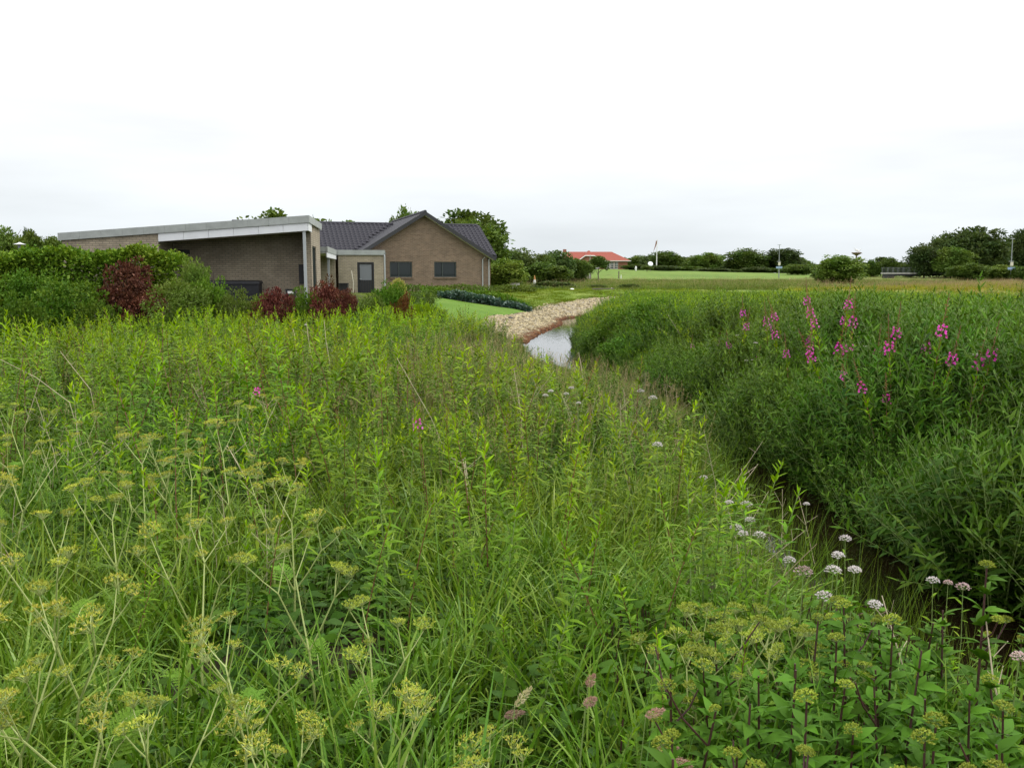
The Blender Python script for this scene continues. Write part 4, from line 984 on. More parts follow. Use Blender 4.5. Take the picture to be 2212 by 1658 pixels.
# ------------------------------------------------------------------ herb vegetation: prototypes
def pol(phi, el):
    return np.stack([np.cos(phi) * np.cos(el), np.sin(phi) * np.cos(el), np.sin(el)], -1)
LP_LANCE = ((0, .35), (.22, .95), (.5, 1), (.8, .5), (1, 0))
LP_BLADE = ((0, .7), (.25, 1), (.5, .92), (.72, .7), (.88, .4), (1, 0))
LP_OVATE = ((0, .12), (.15, .75), (.38, 1), (.68, .62), (1, 0))
def bent_stem(hgt, lean, rng, k=7):
    t = np.linspace(0, 1, k); a = rng.uniform(0, 6.28)
    off = lean * t ** 1.6
    return np.stack([np.cos(a) * off, np.sin(a) * off, t * hgt], 1)
def along(pts, t):
    u = np.linspace(0, 1, len(pts)); return np.stack([np.interp(t, u, pts[:, j]) for j in range(3)], 1)
def willowherb(seed, mode='leafy', H=1.3):
    """returns (stem mesh data, leaf data, flower data or None); mode: leafy, bud, bloom"""
    rng = np.random.default_rng(seed)
    st, lf, fl = MB(), MB(), MB()
    pts = bent_stem(H, rng.uniform(.04, .34), rng)
    st.tube(pts - np.array([0, 0, .05]) * (np.arange(7)[:, None] == 0), np.linspace(.006, .0025, 7), 5)
    topl = 1.0 if mode == 'leafy' else .74
    n = int(rng.integers(54, 92)); lf_s = rng.uniform(.8, 1.18); t = np.linspace(.12, topl, n) + rng.normal(0, .006, n); phi = np.arange(n) * 2.39996 + rng.normal(0, .2, n)
    u = (t - .12) / (topl - .12)
    L = np.interp(u, [0, .3, .7, .92, 1], [.095, .15, .14, .095, .055]) * rng.uniform(.7, 1.25, n) * lf_s
    el = np.interp(u, [0, .5, .85, 1], [.05, .35, .65, 1.2]) + rng.normal(0, .22, n)
    dr = np.interp(u, [0, .6, 1], [.65, .4, .08])
    P = along(pts, t); D = pol(phi, el); W = L * .185
    k = u < .80
    lf.leaves(P[k], D[k], L[k], W[k], dr[k], 0, LP_LANCE, rng, .25)
    lf.leaves(P[~k], D[~k], L[~k], W[~k] * 1.1, dr[~k], 1, LP_LANCE, rng, .25)
    if mode != 'leafy':
        nb = 22; tb_ = np.linspace(.82 if mode == 'bloom' else .72, .97, nb); ph = np.arange(nb) * 2.39996
        Pb = along(pts, tb_); bl = np.interp(tb_, [.75, 1], [.05, .012])
        fl.leaves(Pb, pol(ph, np.full(nb, .1 if mode == 'bloom' else .5)), bl, .007, -.1, 0, LP_TREE, rng)
    if mode == 'bloom':
        nf = 11; tf = np.linspace(.77, .835, nf); ph = np.arange(nf) * 2.39996
        Pf = along(pts, tf) + pol(ph, np.full(nf, .15)) * (.024 + .014 * (1 - np.linspace(0, 1, nf)))[:, None]
        for j in range(4):
            d = pol(ph + [0, .9, -.9, 0][j], np.array([.9, .1, .1, -.6])[j] + rng.normal(0, .2, nf))
            fl.leaves(Pf, d, .020, .018, .1, 1, LP_OVATE, rng, 1.0)
    return st, lf, (fl if fl.n else None)
def grass_tuft(seed, n, L0, L1, W, spread=.16, mat=0, bend=(.25, .8), seedheads=0):
    rng = np.random.default_rng(seed); b = MB()
    a = rng.uniform(0, 6.28, n); r = spread * np.sqrt(rng.uniform(0, 1, n))
    P = np.stack([np.cos(a) * r, np.sin(a) * r, np.full(n, -.03)], 1)
    el = np.clip(rng.normal(1.2, .16, n), .7, 1.5); D = pol(a + rng.normal(0, .8, n), el)
    b.leaves(P, D, rng.uniform(L0, L1, n), W * rng.uniform(.7, 1.25, n), rng.uniform(*bend, n) * .8, mat, LP_BLADE, rng, .5)
    for i in range(seedheads):
        aa = rng.uniform(0, 6.28); rr = rng.uniform(0, spread); H = L1 * rng.uniform(1.0, 1.35); ln = rng.uniform(.05, .2)
        pts = np.array([(rr * math.cos(aa), rr * math.sin(aa), 0), (rr * math.cos(aa) + ln * .4, rr * math.sin(aa), H * .55), (rr * math.cos(aa) + ln, rr * math.sin(aa), H)])
        b.tube(pts, [.0018, .0014, .0008], 3, 1, False)
        m_ = 14; tt = np.linspace(.78, 1, m_); b.leaves(along(pts, tt), pol(rng.uniform(0, 6.28, m_), rng.uniform(.6, 1.3, m_)), .035, .004, .2, 1, LP_TREE, rng)
    return b
def herb_clump(seed, stems, H0, H1, leafL, leafW, per, lean, mat_low=0, mat_top=1):
    rng = np.random.default_rng(seed); b = MB()
    for s in range(stems):
        H = rng.uniform(H0, H1); a = rng.uniform(0, 6.28); r = rng.uniform(0, .16); ln = rng.uniform(.3, 1) * lean
        t7 = np.linspace(0, 1, 6)
        pts = np.stack([np.cos(a) * (r + ln * t7 ** 1.5), np.sin(a) * (r + ln * t7 ** 1.5), H * t7 * (1 - .12 * lean * t7) - .03], 1)
        b.tube(pts, np.linspace(.0045, .0015, 6), 3, 2, False)
        t = np.linspace(.1, 1, per); ph = np.arange(per) * 2.39996 + rng.uniform(0, 6)
        L = leafL * np.interp(t, [0, .4, .85, 1], [.8, 1.1, .9, .55]) * rng.uniform(.75, 1.25, per)
        el = np.interp(t, [0, .7, 1], [.1, .5, 1.0]) + rng.normal(0, .25, per); k = t < .86
        P = along(pts, t); D = pol(ph, el); W = L * leafW
        b.leaves(P[k], D[k], L[k], W[k], .35, mat_low, LP_LANCE[::1], rng, .4); b.leaves(P[~k], D[~k], L[~k], W[~k], .1, mat_top, LP_LANCE, rng, .4)
    return b
def understory(seed, n, H, leafL):
    rng = np.random.default_rng(seed); b = MB()
    r = .22 * np.sqrt(rng.uniform(0, 1, n)); a = rng.uniform(0, 6.28, n)
    P = np.stack([np.cos(a) * r, np.sin(a) * r, rng.uniform(.04, H, n)], 1); D = pol(rng.uniform(0, 6.28, n), rng.uniform(-.2, .7, n))
    L = leafL * rng.uniform(.6, 1.3, n); b.leaves(P, D, L, L * .45, .35, 0, LP_OVATE, rng, .5)
    for i in range(5): b.tube([(r[i] * math.cos(a[i]), r[i] * math.sin(a[i]), -.03), (r[i] * .9 * math.cos(a[i]), r[i] * .9 * math.sin(a[i]), H)], .003, 3, 1, False)
    return b
PROTO = {}
def proto(key, b, mats):
    o = bpy.data.objects.new('proto_' + key, b.mesh('proto_' + key, [MAT[m_] for m_ in mats])); PROTO.setdefault(key.split('-')[0], []).append(o)
for i in range(5): proto(f'grass-{i}', grass_tuft(10 + i, 64, .40, .78, .0085, .22), ['grass_blade', 'straw'])
for i in range(5): proto(f'fine-{i}', grass_tuft(30 + i, 110, .3, .62, .0052, .26, seedheads=2), ['fine_grass', 'straw'])
for i in range(4): proto(f'rough-{i}', grass_tuft(50 + i, 150, .18, .42, .018, .7, seedheads=4), ['rough_grass', 'straw'])
for i in range(3): proto(f'meadow-{i}', grass_tuft(60 + i, 140, .15, .36, .018, .75, seedheads=9), ['meadow_grass', 'plume_pink' if i == 1 else 'straw'])
leafmat('turf_blade', (.14, .22, .035), (.20, .29, .045), (.26, .31, .06))
for i in range(3): proto(f'turf-{i}', grass_tuft(65 + i, 200, .04, .11, .012, .5), ['turf_blade'])
for i in range(5): proto(f'bank-{i}', herb_clump(70 + i, 11, .65, 1.1, .10, .19, 32, .42), ['bank_leaf', 'bush_leaf', 'green_stem'])
for i in range(4): proto(f'scrub-{i}', herb_clump(80 + i, 12, .55, 1.0, .07, .40, 34, .42), ['bush_leaf', 'young_leaf', 'green_stem'])
for i in range(4): proto(f'under-{i}', understory(90 + i, 60, .34, .085), ['dark_leaf', 'green_stem'])
for i in range(4): proto(f'rush-{i}', grass_tuft(95 + i, 12, .5, 1.0, .0045, .14, bend=(.02, .15)), ['grass_blade'])
for i in range(4): proto(f'hang-{i}', grass_tuft(105 + i, 60, .6, 1.0, .0065, .12, bend=(.9, 1.5)), ['bank_leaf'])
def merged(tr, mats):
    """stem + leaves + flowers of a prototype as one mesh with shifted material slots (for the uncountable stand only)"""
    b = MB(); off = 0
    for part, nm in tr:
        if part is None: continue
        vo = b.n
        for V in part.V: b.V.append(V)
        for F, M_ in zip(part.F, part.M): b.F.append(F + vo); b.M.append(M_ + off)
        b.n += part.n; off += nm
    return b
WH = {}
for i in range(10): WH['leafy', i] = willowherb(200 + i, 'leafy')
for i in range(3): WH['bud', i] = willowherb(220 + i, 'bud', 1.4)
for i in range(3): WH['bloom', i] = willowherb(240 + i, 'bloom', 1.5)
for i in range(10): proto(f'stand-{i}', merged([(WH['leafy', i][0], 1), (WH['leafy', i][1], 2)], 0), ['red_stem' if i % 3 == 0 else 'green_stem', 'willow_leaf', 'young_leaf'])

def scatter(name, keys, pts, label, cat):
    """one 'stuff' object: prototype meshes instanced on points by geometry nodes; pts = rows x,y,z,yaw,tilt,scale"""
    pts = np.asarray(pts); n = len(pts); me = bpy.data.meshes.new(name); me.vertices.add(n)
    me.vertices.foreach_set('co', pts[:, :3].astype(np.float32).ravel())
    ar = me.attributes.new('rot', 'FLOAT_VECTOR', 'POINT'); ta = RNG.uniform(0, 6.28, n)
    ar.data.foreach_set('vector', np.stack([pts[:, 4] * np.cos(ta), pts[:, 4] * np.sin(ta), pts[:, 3]], 1).astype(np.float32).ravel())
    as_ = me.attributes.new('scl', 'FLOAT', 'POINT'); as_.data.foreach_set('value', pts[:, 5].astype(np.float32))
    plist = [p for k in keys for p in PROTO[k]]
    ai = me.attributes.new('idx', 'INT', 'POINT'); ai.data.foreach_set('value', RNG.integers(0, len(plist), n).astype(np.int32))
    o = bpy.data.objects.new(name, me); link(o)
    ng = bpy.data.node_groups.new(name, 'GeometryNodeTree'); ng.interface.new_socket('Geometry', in_out='INPUT', socket_type='NodeSocketGeometry'); ng.interface.new_socket('Geometry', in_out='OUTPUT', socket_type='NodeSocketGeometry')
    gi, go = N(ng, 'NodeGroupInput'), N(ng, 'NodeGroupOutput')
    iop = N(ng, 'GeometryNodeInstanceOnPoints'); g2i = N(ng, 'GeometryNodeGeometryToInstance')
    for p in plist:
        oi = N(ng, 'GeometryNodeObjectInfo'); oi.inputs['Object'].default_value = p; oi.inputs['As Instance'].default_value = False
        ng.links.new(oi.outputs['Geometry'], g2i.inputs[0])
    def attr(nm, ty):
        a = N(ng, 'GeometryNodeInputNamedAttribute', data_type=ty); a.inputs['Name'].default_value = nm; return a.outputs[0]
    ng.links.new(gi.outputs[0], iop.inputs['Points']); ng.links.new(g2i.outputs[0], iop.inputs['Instance'])
    iop.inputs['Pick Instance'].default_value = True
    ng.links.new(attr('idx', 'INT'), iop.inputs['Instance Index']); ng.links.new(attr('rot', 'FLOAT_VECTOR'), iop.inputs['Rotation']); ng.links.new(attr('scl', 'FLOAT'), iop.inputs['Scale'])
    ng.links.new(iop.outputs[0], go.inputs[0])
    md = o.modifiers.new('scatter', 'NODES'); md.node_group = ng
    return tag(o, label, cat, kind='stuff')
def field_pts(n, box, dens, smin, smax, tilt, rng, margin=1.12):
    """random points in a box kept with probability dens(x, y, d, side), only where the view could reach"""
    x = rng.uniform(box[0], box[1], n); y = rng.uniform(box[2], box[3], n)
    k = np.abs(x) < np.maximum(.60 * y * margin + 1.2, 1.8); x, y = x[k], y[k]
    d, s = stream_dist(x, y); k = rng.uniform(0, 1, len(x)) < dens(x, y, d, s); x, y = x[k], y[k]
    m_ = len(x); return np.stack([x, y, h(x, y), rng.uniform(0, 6.28, m_), rng.normal(0, tilt, m_), rng.uniform(smin, smax, m_)], 1)
rng = np.random.default_rng(77)
def grass_mass(name, P, per, L0, L1, W, spread, mats, label, seed, lean=1.12):
    """thousands of blades in clumps as one mesh"""
    r = np.random.default_rng(seed); n = len(P) * per; b = MB()
    c = np.repeat(P, per, 0); a = r.uniform(0, 6.28, n); rr = spread * np.sqrt(r.uniform(0, 1, n))
    x, y = c[:, 0] + np.cos(a) * rr, c[:, 1] + np.sin(a) * rr
    d, s = stream_dist(x, y); k = (d > -.05) & (s < 0); c, x, y, a = c[k], x[k], y[k], a[k]; n = len(x)
    el = np.clip(r.normal(lean, .25, n), .45, 1.5); az = c[:, 3] + r.normal(0, 1.1, n)
    L = r.uniform(L0, L1, n) * c[:, 5]
    b.leaves(np.stack([x, y, h(x, y) - .02], 1), pol(az, el), L, W * r.uniform(.6, 1.3, n) * np.clip(c[:, 5], .6, 1.2), r.uniform(.2, 1.25, n) * np.sin(el), 0, ((0, .75), (.18, 1), (.36, 1), (.54, .92), (.72, .7), (.87, .42), (1, 0)), r, .5)
    print(name, n); return tag(b.build(name, [MAT[q] for q in mats]), label, 'grass', kind='stuff')
CAPL = np.array([(-400, 715), (0, 718), (120, 705), (250, 700), (450, 688), (640, 694), (760, 682), (830, 662), (900, 678), (950, 692), (1040, 716), (1110, 748), (1150, 775), (1225, 788), (1290, 794), (1420, 804), (1500, 850), (1570, 940), (1650, 1062), (1700, 1140), (1800, 1215), (1950, 1276), (2212, 1325), (2600, 1340)], float)
CAPR = np.array([(1000, 760), (1225, 745), (1255, 694), (1345, 652), (1400, 630), (1600, 618), (1800, 628), (2000, 650), (2300, 646)], float)
def limit(P, H, cap, lo, wob=22, seed=0):
    """keep stands as low as they grow in the photograph: shortens or drops plants (height H at scale 1) that would hide what shows beyond them"""
    r = np.random.default_rng(seed); x, y, z = P[:, 0], P[:, 1], P[:, 2]
    X = (512 + FPX * x / (y * math.cos(PITCH))) / S2
    Yc = np.interp(X, cap[:, 0], cap[:, 1]) + r.normal(0, wob, len(P)) * np.interp(X, [1100, 1200, 1300], [1, .4, 1])
    v = 383.5 - Yc * S2
    zt = CAM_Z + y * (-FPX * math.sin(PITCH) + v * math.cos(PITCH)) / (FPX * math.cos(PITCH) + v * math.sin(PITCH))
    s = np.minimum(P[:, 5], (zt - z) / H); k = s > lo
    P = P[k].copy(); P[:, 5] = s[k]; return P
LW = spline(LAWN, 4)
def bump_noise(x, y, f=.5, s=0.0): return .5 + .25 * (np.sin(x * f * 2.1 + y * f + s) + np.sin(y * f * 1.7 - x * f * .8 + 1 + s))
left = lambda x, y, d, s: (s < 0) & (d > .05) & (y < 33) & ~inside(LW, x, y) & ~inside(GPOLY, x, y)
midzone = lambda x, y: smooth((x + 3.2 - (y - 8) * .02) / 2.0) * smooth((y - 6) / 4)           # the paler fine-grass tongue along the stream
# near left bank: coarse grass in front, finer grass along the stream, dark leaves below
P = field_pts(11500, (-9, 3.4, 1.3, 12), lambda x, y, d, s: left(x, y, d, s) * np.interp(y, [1.3, 6, 12], [.8, .6, .3]) * (1 - .4 * midzone(x, y)) * (bump_noise(x, y, 2.6, 4) > .30) * (bump_noise(x, y, 1.0, 9) > .22), .75, 1.2, .12, rng)
_d = stream_dist(P[:, 0], P[:, 1])[0]; P = P[(_d > .3) | (P[:, 1] > 7.4)]; P[:, 5] *= np.where(P[:, 1] > 7.4, 1, np.interp(stream_dist(P[:, 0], P[:, 1])[0], [0, .4, 1.4], [.5, .6, 1]))
P = limit(P, .72, CAPL, .3)
grass_mass('grass', P, 42, .40, .88, .0088, .17, ['grass_blade'], 'long arching green grass of the near bank', 5)
print('grass', len(P))
P = field_pts(30000, (-9, 3.2, 5, 33), lambda x, y, d, s: left(x, y, d, s) * np.clip(.02 + .24 * midzone(x, y), 0, 1) * ((d > .55) | (y > 9.5)), .75, 1.15, .15, rng)
P2 = field_pts(24000, (-20, 3, 12, 33), lambda x, y, d, s: left(x, y, d, s) * .13 * (bump_noise(x, y, 1.2, 7) > .45), .7, 1.15, .15, rng)
P = np.concatenate([P, P2]); P[:, 5] *= np.interp(stream_dist(P[:, 0], P[:, 1])[0], [0, .8, 2.5, 4], [.75, .8, .9, 1]); P = limit(P, .6, CAPL, .3, 22, 1); print('fine', len(P)); scatter('grass_tongue', ['fine'], P, 'pale fine grass with straw coloured heads sloping to the stream', 'grass')
P = field_pts(20000, (-9, 3.2, 1.3, 14), lambda x, y, d, s: left(x, y, d, s) * .2 * (bump_noise(x, y) > .35), .5, .95, .2, rng)
P = limit(P, .4, CAPL, .25, 10, 7)
print('under', len(P)); scatter('undergrowth', ['under'], P, 'dark leafy undergrowth between the grasses', 'undergrowth')
# right bank: leafy thicket
right = lambda x, y, d, s: (s > 0) & (d > np.where((y > 10.5) & (y < 23), -1.0, -.25)) & ~inside(GPOLY, x, y)
P = field_pts(64000, (2, 30, 3, 49), lambda x, y, d, s: right(x, y, d, s) * (d < 16) * np.interp(d, [0, 1.5, 4, 16], [1, .6, .36, .2]) * np.clip(1 - smooth((y - 17) / 6) * .75, 0, 1), .75, 1.05, .25, rng)
P[:, 5] *= np.interp(stream_dist(P[:, 0], P[:, 1])[0], [0, .6, 1.5], [.9, 1.0, 1.0])
P[:, 5] *= .66 + .75 * bump_noise(P[:, 0], P[:, 1], 1.3, 3); P[:, 5] *= np.interp(P[:, 1], [5, 12, 18, 25, 45], [1.2, 1.15, 1, .85, .62]); P = limit(P, .95, CAPR, .3, 16, 2); print('bank', len(P)); scatter('bank_weeds', ['bank'], P, 'dense dark green leafy weeds covering the right stream bank', 'weeds')
P = field_pts(46000, (1.5, 26, 14, 49), lambda x, y, d, s: right(x, y, d, s) * (d < 14) * smooth((y - 15) / 6) * np.interp(d, [0, 3, 14], [.42, .26, .13]), .75, 1.1, .2, rng)
P[:, 5] *= np.interp(stream_dist(P[:, 0], P[:, 1])[0], [0, .6, 1.5], [.6, .85, 1.0])
_d = stream_dist(P[:, 0], P[:, 1])[0]; P = P[(_d > .4) | (P[:, 1] < 24)]; P[:, 5] *= .78 + .5 * bump_noise(P[:, 0], P[:, 1], 1.1, 3)
P[:, 5] *= np.interp(P[:, 1], [15, 25, 45], [1, .9, .65]); P = limit(P, .85, CAPR, .3, 16, 3); print('scrub', len(P)); scatter('scrub', ['scrub'], P, 'bushy mid green scrub on the far part of the right bank', 'scrub')
P = field_pts(9000, (2, 8, 3, 24), lambda x, y, d, s: (s > 0) * (d > .0) * (d < .9) * 1.0, .7, 1.1, .3, rng)
print('hang', len(P)); scatter('bank_grass', ['hang'], P, 'grass hanging over the shaded right stream edge', 'grass')
P = field_pts(26000, (4, 26, 5, 40), lambda x, y, d, s: (s > 0) * (d > 1.2) * (.15 + .9 * smooth((x - .38 * y) / 2.5)) * .5, .85, 1.25, .15, rng)
P[:, 5] *= np.interp(P[:, 1], [12, 25, 45], [1, .8, .55]); P = limit(P, .85, CAPR, .3, 22, 4); print('rgrass', len(P)); scatter('tall_grass', ['grass', 'fine'], P, 'tall grass growing among the weeds of the right bank', 'grass')
P = field_pts(2600, (1.6, 3.2, 4.5, 10), lambda x, y, d, s: (s < 0) * (d > -.15) * (d < .4) * .12, .5, .9, .06, rng)
print('rush', len(P)); scatter('rush', ['rush'], P, 'thin upright rushes along the dark water', 'rushes')
# left bank willowherb beyond the countable ones
bushline = lambda x: 22.5 + .0 * x
stand = field_pts(16000, (-16, 2.6, 11, 24), lambda x, y, d, s: left(x, y, d, s) * (d > 2.0) * .30 * (bump_noise(x, y, 1.5, 2) > .44) * (1 - .85 * midzone(x, y)), .5, 1.0, .13, rng)
stand[:, 5] *= .62 + .7 * bump_noise(stand[:, 0], stand[:, 1], 1.6, 6)
stand = limit(stand, 1.27, CAPL, .38, 26, 5)
def dead_clump(seed):
    r = np.random.default_rng(seed); b = MB()
    for i in range(4):
        a = r.uniform(0, 6.28); ln = r.uniform(.1, .5); H = r.uniform(.6, 1.15); x0, y0 = r.uniform(-.25, .25, 2)
        p = np.array([(x0, y0, 0), (x0 + math.cos(a) * ln * .35, y0 + math.sin(a) * ln * .35, H * .55), (x0 + math.cos(a) * ln, y0 + math.sin(a) * ln, H)]); b.tube(p, [.003, .0026, .0016], 4, 0, False)
        for k in range(3):
            s0 = along(p, np.array([r.uniform(.5, .95)]))[0]; b.tube([s0, s0 + np.array([r.normal(0, .06), r.normal(0, .06), r.uniform(.02, .1)])], .0012, 3, 0, False)
    return b
for i in range(4): proto(f'dead-{i}', dead_clump(140 + i), ['dry_stem' if i % 2 else 'brown_stem'])
P = field_pts(2600, (-12, 14, 3.5, 26), lambda x, y, d, s: (d > .3) * ~inside(GPOLY, x, y) * np.where(s < 0, left(x, y, d, s), 1) * .16, .6, 1.15, .3, rng)
P = np.concatenate([limit(P[stream_dist(P[:, 0], P[:, 1])[1] < 0], .95, CAPL, .3, 14, 11), limit(P[stream_dist(P[:, 0], P[:, 1])[1] > 0], .95, CAPR, .3, 14, 12)])
print('dead', len(P)); scatter('dead_stems', ['dead'], P, 'thin dead brown and straw stems tangled among the green plants', 'dead stems')
P = field_pts(5200, (-14, 2, 6.5, 24), lambda x, y, d, s: left(x, y, d, s) * (bump_noise(x, y, 1.5, 2) < .44) * .30, .4, .95, .2, rng)
P = limit(P, .95, CAPL, .3, 20, 13); print('mixed', len(P)); scatter('mixed_weeds', ['bank', 'scrub'], P, 'bushy mixed weeds between the willowherb of the left bank', 'weeds')
FIELD = spline([(15, 50.5), (30, 49), (55, 62), (85, 88), (100, 112), (62, 106), (38, 82), (24, 66)], 4)
# far rough grass and meadow
HOUSEBOX = lambda x, y: (y > 30) & (y < 75) & (x < -.5)
P = field_pts(30000, (-20, 80, 46, 125), lambda x, y, d, s: (d > .6) * (~inside(spline(VERGE, 3), x, y)) * ~inside(GPOLY, x, y) * ~inside(LW, x, y) * ~HOUSEBOX(x, y) * ~inside(FIELD, x, y) * .16, .8, 1.4, .1, rng, 1.05)
print('rough', len(P)); scatter('rough_grass', ['rough'], P, 'rough uncut grass on the flats beyond the stream', 'grass')
P = field_pts(16000, (14, 90, 46, 112), lambda x, y, d, s: (d > 1) * .35 * inside(spline([(15, 50.5), (30, 49), (55, 62), (85, 88), (100, 112), (62, 106), (38, 82), (24, 66)], 4), x, y), .8, 1.4, .1, rng, 1.05)
print('meadow', len(P)); scatter('meadow_grass', ['meadow'], P, 'yellowish seeding meadow grass on the right', 'grass')
P = field_pts(9000, (-9, 14, 46, 62), lambda x, y, d, s: inside(spline(VERGE, 3), x, y) * .4, .8, 1.5, .1, rng)
print('turf', len(P)); scatter('verge_turf', ['turf', 'rough'] if False else ['turf'], P, 'short uneven grass on the verge above the gravel', 'grass')
P = field_pts(3500, (-12, 0, 22, 34), lambda x, y, d, s: (s < 0) * ~inside(LW, x, y) * ~inside(GPOLY, x, y) * .5, .9, 1.4, .1, rng)
P = limit(P, .8, CAPL, .25, 20, 6)
scatter('garden_edge_weeds', ['scrub', 'rough'], P, 'mixed green weeds at the foot of the garden shrubs', 'weeds')
# ------------------------------------------------------------------ countable plants
rng = np.random.default_rng(99)
def meshes_of(tr, stem, name='willowherb'):
    st, lf, fl = tr
    return [('stem', st.mesh('stem', MAT[stem])), ('foliage', lf.mesh('foliage', [MAT['willow_leaf'], MAT['young_leaf']]))] + ([('blossom', fl.mesh('blossom', [MAT['bud_red'], MAT['pink_petal']]))] if fl else [])
WM = {(k, i, st): meshes_of(WH[k, i], st) for k, i in WH for st in ('red_stem', 'green_stem')}
def plant(name, parts, loc, rz, scale, tilt, label, cat, group):
    o = empty(name, loc, rz, label, cat, group); o.rotation_euler = (tilt[0], tilt[1], rz); o.scale = (scale,) * 3
    for nm, me in parts:
        c = bpy.data.objects.new(nm, me); link(c, o)
    return o
# leafy willowherb: the nearest 250 as plants of their own, the others go to the uncountable stand
cand = field_pts(5200, (-8, 2.5, 3.2, 13), lambda x, y, d, s: left(x, y, d, s) * (d > .9) * np.interp(y, [3.2, 5, 8, 13], [.10, .18, .42, .5]) * (1 - .75 * midzone(x, y)) * np.interp(x - -.25 * y, [-3, -1, 1.5, 4], [.35, .6, 1.2, .8]) * 1.4 * (bump_noise(x, y, 1.9, 1) > .46), .55, 1.12, .14, rng)
cand[:, 5] *= .66 + .62 * bump_noise(cand[:, 0], cand[:, 1], 1.7, 6); cand = limit(cand, 1.27, CAPL, .4, 26, 8); cand = cand[np.argsort(np.hypot(cand[:, 0], cand[:, 1]))]
print('willowherb', len(cand))
nind = 245
for i, q in enumerate(cand[:nind]):
    dist = math.hypot(q[0], q[1]); mode = 'bud' if (dist > 7 and i % 9 == 0) else 'leafy'
    sc = q[5] * (.62 if dist < 5 else .85 if dist < 7 else .95)
    lab = ('low leafy willowherb shoot rising from the grass close to the viewer' if dist < 5.2 else 'leafy willowherb stem with reddish bud spike on the left bank' if mode == 'bud' else
           'leafy green willowherb stem in the middle of the left bank' if dist < 9 else 'leafy willowherb stem in the thick stand farther up the left bank')
    grp = 'near willowherb shoots' if dist < 5.2 else 'budding willowherb' if mode == 'bud' else 'leafy willowherb of the left bank' if dist < 9 else 'farther willowherb of the left bank'
    plant('willowherb', WM[mode, i % (3 if mode == 'bud' else 10), 'red_stem' if i % 2 else 'green_stem'], (q[0], q[1], q[2]), q[3], sc, (q[4], rng.normal(0, .13)), lab, 'willowherb', grp)
NEAR = [(430, 870), (640, 860), (545, 905), (830, 965), (1000, 900), (870, 1075), (1085, 1085), (1205, 1065), (1255, 1110), (1310, 950), (1345, 1150), (1420, 1130), (1290, 1500), (1450, 1385), (1590, 1380), (1180, 1180), (980, 1020), (740, 905), (650, 1010), (1480, 1035), (1390, 1230), (1150, 1350), (760, 1120), (330, 1040), (250, 960), (560, 1120), (1060, 960), (1520, 1180)]
for i, (X, Y) in enumerate(NEAR):
    Hn = .95 if Y < 1000 else .8 if Y < 1200 else .62
    x, y = hit(X, Y, Hn); g = hz(x, y)
    plant('willowherb', WM['leafy', (i * 7 + 1) % 10, 'red_stem' if i % 3 else 'green_stem'], (x, y, g), i * 1.9, (at(X, Y, y).z - g) / 1.27, (rng.normal(0, .04), rng.normal(0, .04)), 'bright tipped willowherb standing above its neighbours on the left bank', 'willowherb', 'prominent willowherb of the left bank')
rest = cand[nind:]; P = np.concatenate([rest, stand]); print('stand', len(P))
scatter('willowherb_stand', ['stand'], P, 'thick stand of leafy willowherb running up to the garden shrubs', 'willowherb')
# flowering willowherb, by their places
BLOOM = [(1587, 707), (1620, 680), (1633, 700), (1664, 694), (1736, 672), (1762, 660), (1770, 692), (1792, 704), (1812, 690), (1827, 678), (1502, 742), (1493, 760), (1540, 745), (1573, 742), (1597, 742), (1622, 768), (1720, 735),
         (1718, 757), (1756, 757), (1784, 772), (1812, 776), (1852, 770), (1860, 797), (1905, 735), (1950, 742), (1958, 762), (1995, 765), (2022, 746), (2078, 795), (2102, 753), (1928, 825), (1927, 880), (2204, 985), (1690, 716), (1842, 712), (1880, 752)]
for i, (X, Y) in enumerate(BLOOM):
    x, y = hit_right(X, Y, 1.4); g = hz(x, y); zt = at(X, Y, y).z
    sc = min(max((zt - g) / 1.2, .6), 1.4)
    lab = {31: 'pink willowherb spike hanging lowest on the right bank', 30: 'pink willowherb spike just above the lowest one', 24: 'brightest tall pink willowherb spike on the right bank', 32: 'pink willowherb spike cut by the right picture edge', 27: 'lone pink willowherb spike right of the brightest one', 0: 'pink willowherb spike at the left end of the upper row', 11: 'leftmost pink willowherb spike of the right bank'}.get(i, 'pink flowering willowherb spike in the scattered patch on the right bank')
    plant('flowering_willowherb', WM['bloom', i % 3, 'red_stem'], (x, y, g), rng.uniform(0, 6), sc * rng.uniform(.95, 1.1), (rng.normal(0, .1), rng.normal(0, .12)), lab, 'willowherb', 'pink willowherb on the right bank')
for i, (X, Y, lab) in enumerate([(513, 822, 'willowherb with two pink flowers in the left stand'), (600, 830, 'willowherb with long red bud spike in the left stand'), (922, 884, 'willowherb with magenta flowers by the long dry stalk')]):
    x, y = hit(X, Y, 1.0); g = hz(x, y)
    plant('flowering_willowherb', WM['bloom' if i != 1 else 'bud', i, 'red_stem'], (x, y, g), i * 2., (at(X, Y, y).z - g) / 1.2 * .9, (0, .05), lab, 'willowherb', 'flowering willowherb on the left bank')

